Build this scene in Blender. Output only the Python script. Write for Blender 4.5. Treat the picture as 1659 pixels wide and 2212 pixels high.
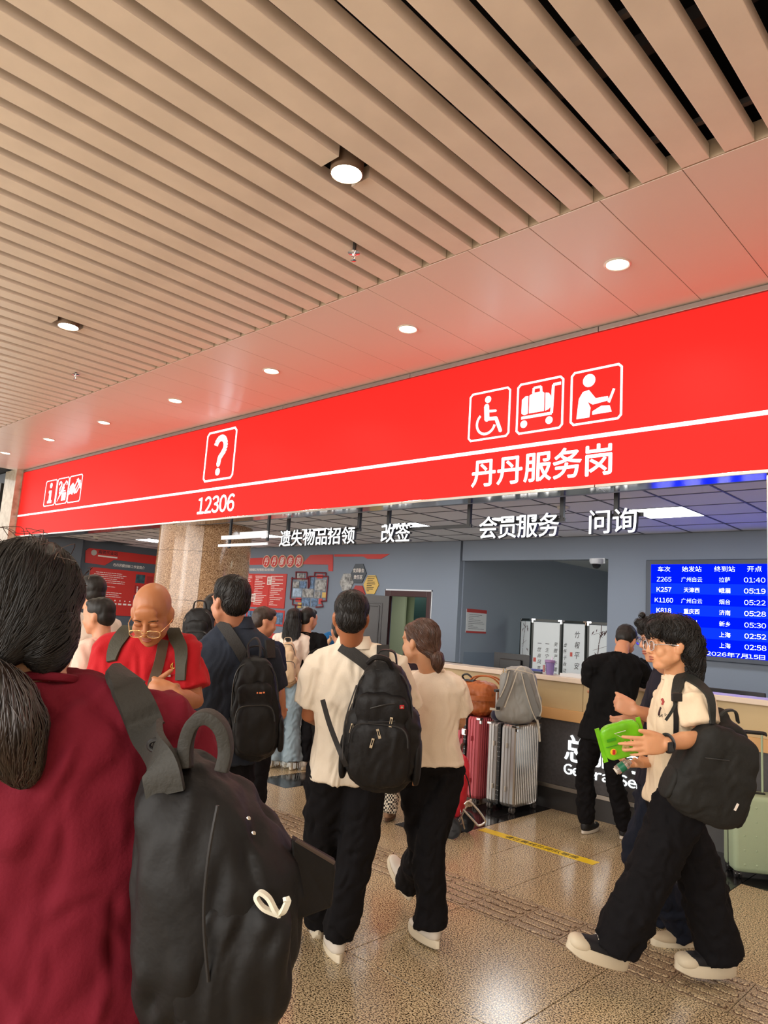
import bpy, math, random
import numpy as np
from mathutils import Vector, Matrix
from mathutils.bvhtree import BVHTree

for _o in list(bpy.data.objects): bpy.data.objects.remove(_o)
SC = bpy.context.scene
COL = SC.collection
RNG = np.random.RandomState(7)

# ------------------------------------------------------------------ camera
FW, FH, FPX = 1659, 2212, 1556.1
PITCH, ROLL, YAW = 0.14983556, -0.06648417, -0.76814245
CAMPOS = np.array([0.0, 0.0, 1.6])
_f = np.array([math.sin(YAW)*math.cos(PITCH), math.cos(YAW)*math.cos(PITCH), math.sin(PITCH)])
_r = np.array([math.cos(YAW), -math.sin(YAW), 0.0]); _d = -np.cross(_r, _f)
_c, _s = math.cos(ROLL), math.sin(ROLL)
CR = np.array([_c*_r+_s*_d, -_s*_r+_c*_d, _f])      # rows: right, down, forward
cam = bpy.data.cameras.new('camera'); cam_o = bpy.data.objects.new('camera', cam); COL.objects.link(cam_o)
cam.sensor_fit = 'HORIZONTAL'; cam.sensor_width = 36; cam.lens = 36*FPX/FW
cam.clip_start = 0.05; cam.clip_end = 200
_m = Matrix(((CR[0][0], -CR[1][0], -CR[2][0]), (CR[0][1], -CR[1][1], -CR[2][1]), (CR[0][2], -CR[1][2], -CR[2][2])))
cam_o.matrix_world = Matrix.Translation(Vector(CAMPOS)) @ _m.to_4x4()
SC.camera = cam_o
# ------------------------------------------------------------------ world, lights, exposure
SC.view_settings.view_transform = 'Standard'; SC.view_settings.look = 'None'
SC.view_settings.gamma = 1.0; SC.view_settings.use_curve_mapping = False
SC.view_settings.exposure = 0.0
W = bpy.data.worlds.new('world'); SC.world = W; W.use_nodes = True
W.node_tree.nodes['Background'].inputs[0].default_value = (1.0, 0.95, 0.89, 1)
W.node_tree.nodes['Background'].inputs[1].default_value = 1.95
def area(name, loc, rot, sx, sy, power, color):
    l = bpy.data.lights.new(name, 'AREA'); l.shape = 'RECTANGLE'; l.size = sx; l.size_y = sy
    l.energy = power; l.color = color
    o = bpy.data.objects.new(name, l); COL.objects.link(o); o.location = loc; o.rotation_euler = rot
    return o
# added fill lights with no known source, well behind the photographer
area('hall_fill_light', (-2.0, -7.5, 3.0), (math.radians(75), 0, 0), 14, 3.0, 760, (1.0, 0.95, 0.88))
area('hall_fill_light', (-11.0, -7.0, 2.6), (math.radians(82), 0, math.radians(-12)), 10, 2.6, 420, (1.0, 0.95, 0.88))

# ------------------------------------------------------------------ helpers
def at(px, py, t):                                   # point at forward depth t (metres) seen at a pixel
    v = np.array([(px-FW/2)/FPX, (py-FH/2)/FPX, 1.0])
    return CAMPOS + (CR.T @ v)*t
def onz(px, py, z):
    d = CR.T @ np.array([(px-FW/2)/FPX, (py-FH/2)/FPX, 1.0]); return CAMPOS + d*(z-CAMPOS[2])/d[2]
def ony(px, py, y):
    d = CR.T @ np.array([(px-FW/2)/FPX, (py-FH/2)/FPX, 1.0]); return CAMPOS + d*(y/d[1])
def onx(px, py, x):
    d = CR.T @ np.array([(px-FW/2)/FPX, (py-FH/2)/FPX, 1.0]); return CAMPOS + d*(x/d[0])
def V(a): return Vector((float(a[0]), float(a[1]), float(a[2])))
def nrm(a): a = np.asarray(a, float); return a/np.linalg.norm(a)

def srgb(r, g, b):
    f = lambda c: c/12.92 if c <= 0.04045 else ((c+0.055)/1.055)**2.4
    return (f(r/255), f(g/255), f(b/255), 1)
MATS = {}
def mat(name, col=(0.5, 0.5, 0.5, 1), rough=0.6, metal=0.0, emit=None, estr=1.0, noise=None, bump=None, spec=0.5, alpha=None, trans=0.0, coat=0.0, sheen=0.0, sss=0.0):
    """noise=(scale, amount[, stretch xyz]) varies the colour; bump=(scale, strength, stretch)"""
    if name in MATS: return MATS[name]
    m = bpy.data.materials.new(name); m.use_nodes = True; MATS[name] = m
    nt = m.node_tree; b = nt.nodes['Principled BSDF']
    b.inputs['Base Color'].default_value = col; b.inputs['Roughness'].default_value = rough
    b.inputs['Metallic'].default_value = metal; b.inputs['Specular IOR Level'].default_value = spec
    b.inputs['Coat Weight'].default_value = coat; b.inputs['Sheen Weight'].default_value = sheen
    b.inputs['Transmission Weight'].default_value = trans
    if sss: b.inputs['Subsurface Weight'].default_value = sss; b.inputs['Subsurface Radius'].default_value = (1, .35, .2); b.inputs['Subsurface Scale'].default_value = .01
    if emit: b.inputs['Emission Color'].default_value = emit; b.inputs['Emission Strength'].default_value = estr
    def coords(st):
        tc = nt.nodes.new('ShaderNodeTexCoord'); mp = nt.nodes.new('ShaderNodeMapping')
        mp.inputs['Scale'].default_value = st; nt.links.new(tc.outputs['Object'], mp.inputs['Vector']); return mp.outputs['Vector']
    if noise:
        n = nt.nodes.new('ShaderNodeTexNoise'); n.inputs['Scale'].default_value = noise[0]; n.inputs['Detail'].default_value = 5
        nt.links.new(coords(noise[2] if len(noise) > 2 else (1, 1, 1)), n.inputs['Vector'])
        cr = nt.nodes.new('ShaderNodeValToRGB'); a = noise[1]
        cr.color_ramp.elements[0].position = .3; cr.color_ramp.elements[1].position = .7
        cr.color_ramp.elements[0].color = tuple(c*(1-a) for c in col[:3])+(1,)
        cr.color_ramp.elements[1].color = tuple(min(1, c*(1+a)) for c in col[:3])+(1,)
        nt.links.new(n.outputs['Fac'], cr.inputs['Fac']); nt.links.new(cr.outputs['Color'], b.inputs['Base Color'])
    if bump:
        n = nt.nodes.new('ShaderNodeTexNoise'); n.inputs['Scale'].default_value = bump[0]; n.inputs['Detail'].default_value = 3
        nt.links.new(coords(bump[2] if len(bump) > 2 else (1, 1, 1)), n.inputs['Vector'])
        bp = nt.nodes.new('ShaderNodeBump'); bp.inputs['Strength'].default_value = bump[1]; bp.inputs['Distance'].default_value = .01
        nt.links.new(n.outputs['Fac'], bp.inputs['Height']); nt.links.new(bp.outputs['Normal'], b.inputs['Normal'])
    return m
def granite(name, ramp, scale, rough, coat=0.0):
    if name in MATS: return MATS[name]
    m = bpy.data.materials.new(name); m.use_nodes = True; MATS[name] = m
    nt = m.node_tree; b = nt.nodes['Principled BSDF']; b.inputs['Roughness'].default_value = rough; b.inputs['Coat Weight'].default_value = coat
    geo = nt.nodes.new('ShaderNodeNewGeometry')
    v = nt.nodes.new('ShaderNodeTexNoise'); v.inputs['Scale'].default_value = scale; v.inputs['Detail'].default_value = 3; v.inputs['Roughness'].default_value = .55
    nt.links.new(geo.outputs['Position'], v.inputs['Vector'])
    cr = nt.nodes.new('ShaderNodeValToRGB'); cr.color_ramp.interpolation = 'LINEAR'
    els = cr.color_ramp.elements
    els[0].position, els[0].color = ramp[0]; els[1].position, els[1].color = ramp[-1]
    for p, c in ramp[1:-1]: e = els.new(p); e.color = c
    nt.links.new(v.outputs['Fac'], cr.inputs['Fac'])
    big = nt.nodes.new('ShaderNodeTexNoise'); big.inputs['Scale'].default_value = 1.3; nt.links.new(geo.outputs['Position'], big.inputs['Vector'])
    mx = nt.nodes.new('ShaderNodeMix'); mx.data_type = 'RGBA'; mx.blend_type = 'MULTIPLY'; mx.inputs[0].default_value = .35
    c2 = nt.nodes.new('ShaderNodeValToRGB'); c2.color_ramp.elements[0].color = (.72, .68, .62, 1); c2.color_ramp.elements[1].color = (1, 1, 1, 1)
    nt.links.new(big.outputs['Fac'], c2.inputs['Fac'])
    nt.links.new(cr.outputs['Color'], mx.inputs[6]); nt.links.new(c2.outputs['Color'], mx.inputs[7])
    nt.links.new(mx.outputs[2], b.inputs['Base Color'])
    return m

def link(name, me, m=None, parent=None, smooth=False):
    o = bpy.data.objects.new(name, me); COL.objects.link(o)
    if m is not None and len(me.materials) == 0: me.materials.append(m)
    if parent is not None: o.parent = parent
    if smooth:
        me.polygons.foreach_set('use_smooth', [True]*len(me.polygons))
    return o
def tag(o, label, cat, group=None, kind=None):
    o['label'] = label; o['category'] = cat
    if group: o['group'] = group
    if kind: o['kind'] = kind
    return o
def struct(o): o['kind'] = 'structure'; return o
def empty(name, loc=(0, 0, 0)):
    o = bpy.data.objects.new(name, None); COL.objects.link(o); o.location = V(loc); o.empty_display_size = .1; return o
def thing(name, label, cat, loc=(0, 0, 0), group=None): return tag(empty(name, loc), label, cat, group)

class MB:
    """collects simple solids, links them as one mesh; points are world coordinates"""
    def __init__(s): s.v = []; s.f = []
    def add(s, v, f):
        n = len(s.v); s.v += [tuple(map(float, p)) for p in v]; s.f += [tuple(i+n for i in q) for q in f]; return s
    def box(s, x0, x1, y0, y1, z0, z1):
        return s.add([(x, y, z) for x in (x0, x1) for y in (y0, y1) for z in (z0, z1)],
                     [(0, 1, 3, 2), (4, 6, 7, 5), (0, 4, 5, 1), (2, 3, 7, 6), (0, 2, 6, 4), (1, 5, 7, 3)])
    def obox(s, c, ax, ay, az, hx, hy, hz):
        c = np.asarray(c, float); P = []
        for i in (-1, 1):
            for j in (-1, 1):
                for k in (-1, 1): P.append(c+i*hx*np.asarray(ax)+j*hy*np.asarray(ay)+k*hz*np.asarray(az))
        return s.add(P, [(0, 1, 3, 2), (4, 6, 7, 5), (0, 4, 5, 1), (2, 3, 7, 6), (0, 2, 6, 4), (1, 5, 7, 3)])
    def rbox(s, c, ax, ay, az, hx, hy, hz, r, n=4):
        """box with rounded vertical (az) edges and chamfered ends"""
        c, ax, ay, az = [np.asarray(q, float) for q in (c, ax, ay, az)]
        prof = []
        for qx, qy, a0 in ((1, 1, 0), (-1, 1, 90), (-1, -1, 180), (1, -1, 270)):
            for i in range(n+1):
                a = math.radians(a0+90*i/n); prof.append(((hx-r)*qx, (hy-r)*qy, math.cos(a), math.sin(a)))
        rings = []
        for z, k in ((-hz, .45), (-hz+r*.25, .8), (-hz+r, 1), (hz-r, 1), (hz-r*.25, .8), (hz, .45)):
            rings.append([c+ax*(p[0]+p[2]*r*k)+ay*(p[1]+p[3]*r*k)+az*z for p in prof])
        return s.rings(rings)
    def rings(s, rings, caps=True, closed=True):
        n = len(rings[0]); base = []; f = []
        for r in rings: base += list(r)
        for i in range(len(rings)-1):
            for j in range(n if closed else n-1):
                k = (j+1) % n; f.append((i*n+j, i*n+k, (i+1)*n+k, (i+1)*n+j))
        if caps: f.append(tuple(range(n))[::-1]); f.append(tuple(range((len(rings)-1)*n, len(rings)*n)))
        return s.add(base, f)
    def tube(s, pts, r, n=8, r2=None, up=None, loop=False, caps=True):
        """elliptical sweep; r list or number; r2 second half-axis"""
        P = [np.asarray(p, float) for p in pts]; m = len(P)
        R1 = [r]*m if np.isscalar(r) else list(r); R2 = R1 if r2 is None else ([r2]*m if np.isscalar(r2) else list(r2))
        rings = []; u = None if up is None else np.asarray(up, float)
        prev = None
        for i in range(m):
            a = P[(i-1) % m] if (i > 0 or loop) else P[i]; b = P[(i+1) % m] if (i < m-1 or loop) else P[i]
            t = nrm(b-a)
            if u is not None: s1 = np.cross(t, u)
            elif prev is not None: s1 = prev - t*np.dot(prev, t)
            else: s1 = np.cross(t, (0, 0, 1) if abs(t[2]) < .9 else (1, 0, 0))
            if np.linalg.norm(s1) < 1e-6: s1 = np.cross(t, (0.3, 1, 0.2))
            s1 = nrm(s1); s2 = np.cross(s1, t); prev = s1
            rings.append([P[i]+s1*R1[i]*math.cos(2*math.pi*k/n)+s2*R2[i]*math.sin(2*math.pi*k/n) for k in range(n)])
        if loop: rings.append(rings[0]); return s.rings(rings, caps=False)
        return s.rings(rings, caps=caps)
    def cyl(s, p0, p1, r, n=16, r1=None): return s.tube([p0, p1], [r, r if r1 is None else r1], n)
    def lathe(s, c, prof, n=24, axis=(0, 0, 1)):
        c = np.asarray(c, float); az = nrm(axis); ax = nrm(np.cross(az, (1, 0, 0) if abs(az[0]) < .9 else (0, 1, 0))); ay = np.cross(az, ax)
        return s.rings([[c+az*z+(ax*math.cos(2*math.pi*k/n)+ay*math.sin(2*math.pi*k/n))*r for k in range(n)] for r, z in prof])
    def ribbon(s, pts, wdir, w, th):
        """flat strap: pts centre line, wdir width direction (one or per point)"""
        P = [np.asarray(p, float) for p in pts]; rings = []
        for i in range(len(P)):
            t = nrm(P[min(i+1, len(P)-1)]-P[max(i-1, 0)])
            wd = np.asarray(wdir[i] if np.ndim(wdir) == 2 else wdir, float); wd = nrm(wd-t*np.dot(wd, t)); n_ = np.cross(t, wd)
            ww = w[i] if not np.isscalar(w) else w
            rings.append([P[i]+wd*ww/2+n_*th/2, P[i]-wd*ww/2+n_*th/2, P[i]-wd*ww/2-n_*th/2, P[i]+wd*ww/2-n_*th/2])
        return s.rings(rings)
    def poly(s, pts, depth):
        """pts: 3-D outline (planar), extruded by vector depth"""
        a = [np.asarray(p, float) for p in pts]; d = np.asarray(depth, float); n = len(a)
        return s.add(a+[p+d for p in a], [tuple(range(n))[::-1], tuple(range(n, 2*n))]+[(i, (i+1) % n, (i+1) % n+n, i+n) for i in range(n)])
    def mesh(s, name):
        me = bpy.data.meshes.new(name); me.from_pydata(s.v, [], s.f); me.update(); return me
    def build(s, name, m, parent=None, smooth=False, bevel=0.0, loc=None):
        import bmesh
        if loc is not None: l = np.asarray(loc, float); s.v = [tuple(np.array(p)-l) for p in s.v]
        me = s.mesh(name)
        bm = bmesh.new(); bm.from_mesh(me)
        bmesh.ops.recalc_face_normals(bm, faces=bm.faces)
        if bevel:
            ed = [e for e in bm.edges if e.is_manifold and e.calc_face_angle(0) > .6]
            bmesh.ops.bevel(bm, geom=ed, offset=bevel, segments=2, affect='EDGES', profile=.5)
        bm.to_mesh(me); bm.free()
        o = link(name, me, m, parent, smooth)
        if name == 'small_print': o['kind'] = 'stuff'
        if smooth:
            try: me.set_sharp_from_angle(angle=math.radians(40))
            except Exception: pass
        if loc is not None: o.location = V(loc)
        return o
def sm(p, n=6):
    """Catmull-Rom through points"""
    P = [np.asarray(q, float) for q in p]; out = []
    for i in range(len(P)-1):
        a = P[max(i-1, 0)]; b = P[i]; c = P[i+1]; d = P[min(i+2, len(P)-1)]
        for k in range(n):
            t = k/n; out.append(.5*((2*b)+(c-a)*t+(2*a-5*b+4*c-d)*t*t+(3*b-a-3*c+d)*t**3))
    out.append(P[-1]); return out

TXT = {}
def text_mesh(body, offset=0.0, extrude=0.0, shear=0.0):
    key = (body, offset, extrude, shear)
    if key not in TXT:
        c = bpy.data.curves.new('lettering', 'FONT'); c.body = body; c.size = 1; c.offset = offset; c.extrude = extrude; c.shear = shear
        c.resolution_u = 3
        o = bpy.data.objects.new('lettering', c); COL.objects.link(o)
        dg = bpy.context.evaluated_depsgraph_get(); dg.update()
        me = bpy.data.meshes.new_from_object(o.evaluated_get(dg))
        bpy.data.objects.remove(o); v = np.zeros(len(me.vertices)*3); me.vertices.foreach_get('co', v)
        TXT[key] = (v.reshape(-1, 3), [tuple(p.vertices) for p in me.polygons])
    return TXT[key]
def glyphs(body, shear):
    """per-character outlines set side by side; Latin letters and digits use the full-width forms of the CJK face"""
    if all(ord(c) > 0x2000 or c == ' ' for c in body) and ' ' not in body: return text_mesh(body, 0, .5, shear)
    X = 0.0; VV = []; FF = []; n = 0
    narrow = {'1': .5, 'i': .26, 'l': .24, 'r': .4, ':': .3}
    for c in body:
        if c == ' ': X += .3; continue
        w_ = c if ord(c) > 127 else chr(ord(c)+0xFEE0); v, f = text_mesh(w_, 0, .5, shear); v = v.copy(); lo = v[:, 0].min(); wd = v[:, 0].max()-lo
        v[:, 0] += X-lo; X += wd+.075; VV.append(v); FF += [tuple(i+n for i in q) for q in f]; n += len(v)
    return np.concatenate(VV), FF
def text(body, origin, ux, uy, w, h, m, parent=None, depth=.004, offset=0.01, name='lettering', shear=0.0):
    """fits the writing into the box origin (lower left), w along ux, h along uy"""
    bold = offset*.55; v, f = glyphs(body, shear)
    lo, hi = v.min(0), v.max(0); ux, uy = nrm(ux), nrm(uy); un = np.cross(ux, uy)
    q = (v-lo)/np.maximum(hi-lo, 1e-6)
    P = np.asarray(origin, float)+np.outer(q[:, 0]*w, ux)+np.outer(q[:, 1]*h, uy)+np.outer(q[:, 2]*depth, un)
    mb = MB(); hb = bold*h/max(hi[1]-lo[1], 1e-6)
    for dx, dy, dz in (((0, 0, 0), (1, 0, 1), (-1, 0, 2), (0, 1, 3), (0, -1, 4)) if bold > .0015 else ((0, 0, 0),)): mb.add(P+ux*dx*hb+uy*dy*hb-un*dz*4e-5, f)
    me = mb.mesh(name); return link(name, me, m, parent)
class Flat:
    """2-D drawing in a plane, u right v up, unit scaled"""
    def __init__(s, origin, ux, uy, w, h, depth=.004):
        s.o = np.asarray(origin, float); s.ux = nrm(ux)*w; s.uy = nrm(uy)*h; s.n = np.cross(nrm(ux), nrm(uy))*depth; s.mb = MB(); s.asp = h/w
    def P(s, u, v): return s.o+s.ux*u+s.uy*v
    def poly(s, pts): s.mb.poly([s.P(*p) for p in pts], s.n); return s
    def disc(s, u, v, r, n=20, rv=None):
        rv = r/s.asp if rv is None else rv
        return s.poly([(u+r*math.cos(2*math.pi*k/n), v+rv*math.sin(2*math.pi*k/n)) for k in range(n)])
    def stroke(s, pts, w, close=False, cap=True):
        pts = list(pts)+([pts[0]] if close else [])
        for (a, b), (c, d) in zip(pts[:-1], pts[1:]):
            dx, dy = c-a, (d-b)*s.asp; L = math.hypot(dx, dy) or 1; nx, ny = -dy/L*w/2, dx/L*w/2/s.asp
            s.poly([(a+nx, b+ny), (a-nx, b-ny), (c-nx, d-ny), (c+nx, d+ny)])
        if cap:
            for p in pts: s.disc(p[0], p[1], w/2, 10)
        return s
    def arc(s, u, v, r, a0, a1, w, n=16): return s.stroke([(u+r*math.cos(math.radians(a0+(a1-a0)*k/n)), v+r/s.asp*math.sin(math.radians(a0+(a1-a0)*k/n))) for k in range(n+1)], w, cap=False)
    def frame(s, w=.05):
        r = .06
        pts = [(r, 0), (1-r, 0), (1, r/s.asp), (1, 1-r/s.asp), (1-r, 1), (r, 1), (0, 1-r/s.asp), (0, r/s.asp)]
        return s.stroke(pts, w, close=True)
    def build(s, name, m, parent=None): return s.mb.build(name, m, parent)
X_, Y_, Z_ = np.eye(3)
# ------------------------------------------------------------------ materials of the setting
M_slat = mat('slat_paint', srgb(232, 218, 202), .36, spec=.5, noise=(3, .05), bump=(6, .03))
M_panel = mat('ceiling_panel', srgb(228, 214, 202), .3, spec=.5)
M_dark = mat('plenum_black', (.006, .006, .007, 1), .9)
M_truss = mat('plenum_steel', (.06, .05, .045, 1), .6)
M_trim = mat('beige_trim', srgb(170, 150, 125), .5)
M_steel = mat('brushed_steel', (.62, .6, .57, 1), .14, 1.0, bump=(2, .06, (.3, 6, 6)))
M_chrome = mat('chrome', (.8, .8, .8, 1), .12, 1.0)
M_red = mat('sign_red', srgb(70, 4, 4), .55, spec=.2, emit=(1.0, .015, .010, 1), estr=1.05)
M_white = mat('sign_white', (.9, .95, 1, 1), .4, emit=(.78, .92, 1.0, 1), estr=1.25)
M_lamp = mat('lamp_lens', (1, 1, 1, 1), .4, emit=(1, .87, .6, 1), estr=14)
M_lampring = mat('lamp_ring', (.75, .7, .62, 1), .35, .3)
M_blk = mat('black_metal', (.012, .012, .014, 1), .45)
M_gran = granite('floor_granite', [(.40, srgb(40, 32, 24)), (.455, srgb(112, 94, 70)), (.50, srgb(196, 176, 140)), (.62, srgb(226, 208, 172))], 130, .17)
M_gran2 = granite('tactile_granite', [(.40, srgb(60, 48, 38)), (.46, srgb(128, 108, 84)), (.54, srgb(200, 180, 146))], 130, .3)
M_grand = granite('black_granite', [(.3, (.006, .006, .007, 1)), (.55, (.014, .014, .016, 1)), (.75, (.05, .048, .045, 1))], 120, .1)
M_grout = mat('grout', srgb(96, 80, 62), .9)
M_col = granite('column_granite', [(.32, srgb(96, 68, 46)), (.46, srgb(150, 116, 84)), (.58, srgb(186, 152, 118)), (.7, srgb(206, 180, 150))], 60, .1)
M_marble = granite('pale_marble', [(.3, srgb(160, 145, 125)), (.5, srgb(190, 176, 156)), (.7, srgb(206, 194, 176))], 6, .15)
M_wall = mat('office_wall', srgb(122, 131, 144), .75, bump=(60, .05))
M_walld = mat('dark_grey_wall', srgb(84, 90, 98), .6)
M_wain = mat('wainscot', srgb(104, 116, 132), .6)
M_offc = mat('office_ceiling_tile', srgb(224, 224, 226), .6, bump=(40, .15))
M_grid = mat('office_ceiling_grid', srgb(90, 92, 96), .5, .2)
M_panlt = mat('panel_light', (1, 1, 1, 1), .4, emit=(.93, .97, 1, 1), estr=15.0)

# ------------------------------------------------------------------ hall ceiling
ZC = 4.569
ceil = struct(empty('ceiling', (0, 0, ZC)))
ceil2 = struct(MB().box(-20, 4, -4, 6.4, 5.35, 5.4).build('ceiling_slab', M_dark))
def slat_mesh():
    b = MB(); w, h, x = .172, .10, 0
    return b.box(-w, 0, -3.2, 4.232, 0, h).build('slat', M_slat, bevel=.004)
s0 = None
LAMPS_SLAT = [(-3.384, 2.924), (-7.803, 2.924), (-12.22, 2.924), (1.035, 2.924), (-3.384, -.6), (-7.803, -.6), (1.035, -.6), (-12.22, -.6)]
xs = [-1.225-.2609*k for k in range(-14, 68)]
for x in xs:
    near = [l for l in LAMPS_SLAT if l[0]-.12 < x and x-.172 < l[0]+.12 and l[1] > 0]
    if near:                                           # slats are cut round the drum lamps
        ly = near[0][1]; lx = near[0][0]
        b = MB()
        for (y0, y1) in ((-3.2, ly-.14), (ly+.14, 4.232)): b.box(x-.172, x, y0, y1, ZC, ZC+.10)
        if lx > x-.05: b.box(x-.172, min(x, lx-.14), ly-.14, ly+.14, ZC, ZC+.10) if lx-.14 > x-.172 else None
        elif lx < x-.12: b.box(max(x-.172, lx+.14), x, ly-.14, ly+.14, ZC, ZC+.10) if lx+.14 < x else None
        o = b.build('slat', M_slat); o.parent = ceil; o.matrix_parent_inverse = Matrix.Translation((0, 0, -ZC)); continue
    if s0 is None: s0 = slat_mesh(); o = s0
    else: o = s0.copy(); COL.objects.link(o)
    o.parent = ceil; o.location = (x, 0, 0)
b = MB()
for y in (-2.2, -.9, .4, 1.7, 3.0, 4.0): b.box(-20, 4, y, y+.035, ZC+.10, ZC+.135)
for y in (-.2, 2.1, 3.5): b.box(-20, 4, y, y+.09, ZC+.34, ZC+.43)
for x in np.arange(-19, 4, 1.84): b.box(x, x+.06, -3, 4.2, ZC+.45, ZC+.52)
RR = random.Random(4)
for k in range(30):
    x = RR.uniform(-8, 2); y = RR.uniform(-1, 4); b.tube([(x, y, ZC+.15), (x+RR.uniform(-.9, .9), y+RR.uniform(-.5, .5), ZC+.55)], .012, 6)
o = b.build('ceiling_hanger_rails', M_truss); o.parent = ceil; o.matrix_parent_inverse = Matrix.Translation((0, 0, -ZC)); o['kind'] = 'stuff'
# flat panel band
p0 = None
for k in range(-7, 29):
    x = -1.663-.5675*k
    if p0 is None: p0 = MB().box(-.5615, 0, 4.245, 6.155, 0, .02).build('ceiling_panel', M_panel, bevel=.0015); o = p0
    else: o = p0.copy(); COL.objects.link(o)
    o.parent = ceil; o.location = (x, 0, 0)
o = MB().box(-20, 4, 4.236, 4.25, ZC+.002, ZC+.13).build('ceiling_edge_trim', M_trim, ceil); o.matrix_parent_inverse = Matrix.Translation((0, 0, -ZC))
o = MB().box(-20, 4, 4.25, 6.155, ZC+.03, ZC+.05).build('ceiling_panel_backing', M_dark, ceil); o.matrix_parent_inverse = Matrix.Translation((0, 0, -ZC))

def spot(x, y, z, power, col=(1, .82, .6), ang=150, parent=None, rad=.07):
    l = bpy.data.lights.new('lamp_light', 'SPOT'); l.energy = power; l.color = col; l.spot_size = math.radians(ang); l.spot_blend = .6; l.shadow_soft_size = rad
    o = bpy.data.objects.new('lamp_light', l); COL.objects.link(o); o.location = (x, y, z)
    if parent: o.parent = parent; o.location = (0, 0, z-parent.location.z)
    return o
lab = ['recessed round downlight in the flat ceiling band, right above the trolley pictogram', 'recessed round downlight between the trolley and question mark pictograms', 'recessed round downlight nearest the question mark pictogram',
       'recessed round downlight first to the left of the question mark pictogram', 'fourth recessed downlight from the far end of the red sign', 'third recessed downlight from the far end of the red sign', 'second recessed downlight from the far end of the red sign']
for k in range(-2, 8):
    x = -2.523-2.268*k; y = 5.13
    lb = lab[k] if 0 <= k < 7 else 'round downlight of the ceiling band beyond the picture'
    if k == 7: lb = 'farthest recessed downlight, over the stone pillar end of the sign'
    t = thing('downlight', lb, 'ceiling light', (x, y, ZC), 'downlights in the flat ceiling band')
    MB().lathe((0, 0, 0), [(.105, .004), (.108, -.004), (.098, -.010), (.088, -.006), (.086, .004)], 28).build('trim_ring', M_lampring, t, True)
    MB().lathe((0, 0, 0), [(.001, -.005), (.05, -.006), (.087, -.004)], 28).build('lens', M_lamp, t, True)
    spot(x, y, ZC-.03, 46, (1, .9, .76), parent=t)
for i, (x, y) in enumerate(LAMPS_SLAT):
    lb = ['large drum lamp glowing between the slats above the sprinkler', 'drum lamp in the slatted ceiling over the left end', 'drum lamp far along the slats'][i] if i < 3 else 'drum lamp of the slatted ceiling behind the photographer'
    t = thing('drum_lamp', lb, 'ceiling light', (x, y, ZC-.02), 'drum lamps in the slatted ceiling')
    MB().lathe((0, 0, 0), [(.112, .2), (.112, 0), (.104, -.004), (.1, .01), (.1, .19)], 32).build('housing', mat('lamp_housing', srgb(120, 98, 80), .4, .3), t, True)
    MB().lathe((0, 0, 0), [(.001, .006), (.1, .006)], 32).build('lens', M_lamp, t, True)
    spot(x, y, ZC-.04, 80, (1, .9, .76), parent=t, rad=.1)
for i, (x, y) in enumerate([(-4.093, 3.683), (-9.383, 3.693)]):
    t = thing('sprinkler', ['small chrome sprinkler head hanging below the slats near the drum lamp', 'tiny sprinkler head far left under the slats'][i], 'sprinkler', (x, y, ZC))
    MB().cyl((0, 0, .1), (0, 0, -.02), .016, 12).build('pipe', M_truss, t, True)
    MB().lathe((0, 0, 0), [(.001, -.012), (.045, -.02), (.05, -.026), (.02, -.03), (.001, -.03)], 20).build('escutcheon', M_chrome, t, True)
    b = MB()
    for s in (-1, 1): b.tube(sm([(s*.008, 0, -.03), (s*.02, 0, -.055), (s*.006, 0, -.085)], 4), .004, 6)
    b.cyl((0, 0, -.03), (0, 0, -.085), .004, 8); b.build('frame_arms', M_chrome, t, True)
    MB().lathe((0, 0, 0), [(.001, -.085), (.024, -.088), (.024, -.092), (.001, -.094)], 16).build('deflector', M_chrome, t, True)

# ------------------------------------------------------------------ floor
fl = struct(MB().box(-22, 5, -8, 16, -.06, -.02).build('floor', M_grout))
tile_cache = {}
def tile(x0, x1, y0, y1, m, nm='tile', z=0.0):
    g = .0025; key = (round(x1-x0, 3), round(y1-y0, 3), m.name, nm)
    if key not in tile_cache:
        o = MB().box(g, x1-x0-g, g, y1-y0-g, -.02, 0).build(nm, m, bevel=.0012); tile_cache[key] = o
    else: o = tile_cache[key].copy(); COL.objects.link(o)
    o.parent = fl; o.location = (x0, y0, z); return o
T = .92; XJ = -1.745; YJ = 4.541
TP = .2897
bar_me = None
def in_dark(xc): # half-tile dark columns every second tile
    k = (XJ-xc)/T
    return 0 < (k % 2) < .5
for i in range(-5, 9):
    xa, xb = XJ-T*(i+1), XJ-T*i
    for j in range(-6, 0):
        ya, yb = YJ+T*j, YJ+T*(j+1)
        if j == -1: tile(xa, xb, 4.03, YJ, M_gran)
        elif j == -2: tile(xa, xb, ya, 3.622, M_gran)
        else: tile(xa, xb, ya, yb, M_gran)
    halves = [(xb-T/2, xb, i % 2 == 0), (xa, xb-T/2, False)]
    for (h0, h1, dk) in halves:
        if dk: tile(h0, h1, YJ, YJ+T, M_grand); tile(h0, h1, YJ+T, 6.5, M_grand)
        elif i < 0: tile(h0, h1, YJ, 5.53, M_gran); tile(h0, h1, 5.53, 6.5, M_grand)
        else:
            left = xb < -3.6 and i in (2, 3)
            tile(h0, h1, YJ, YJ+T, M_gran); tile(h0, h1, YJ+T, 6.5, M_grand if left else M_gran)
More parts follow.
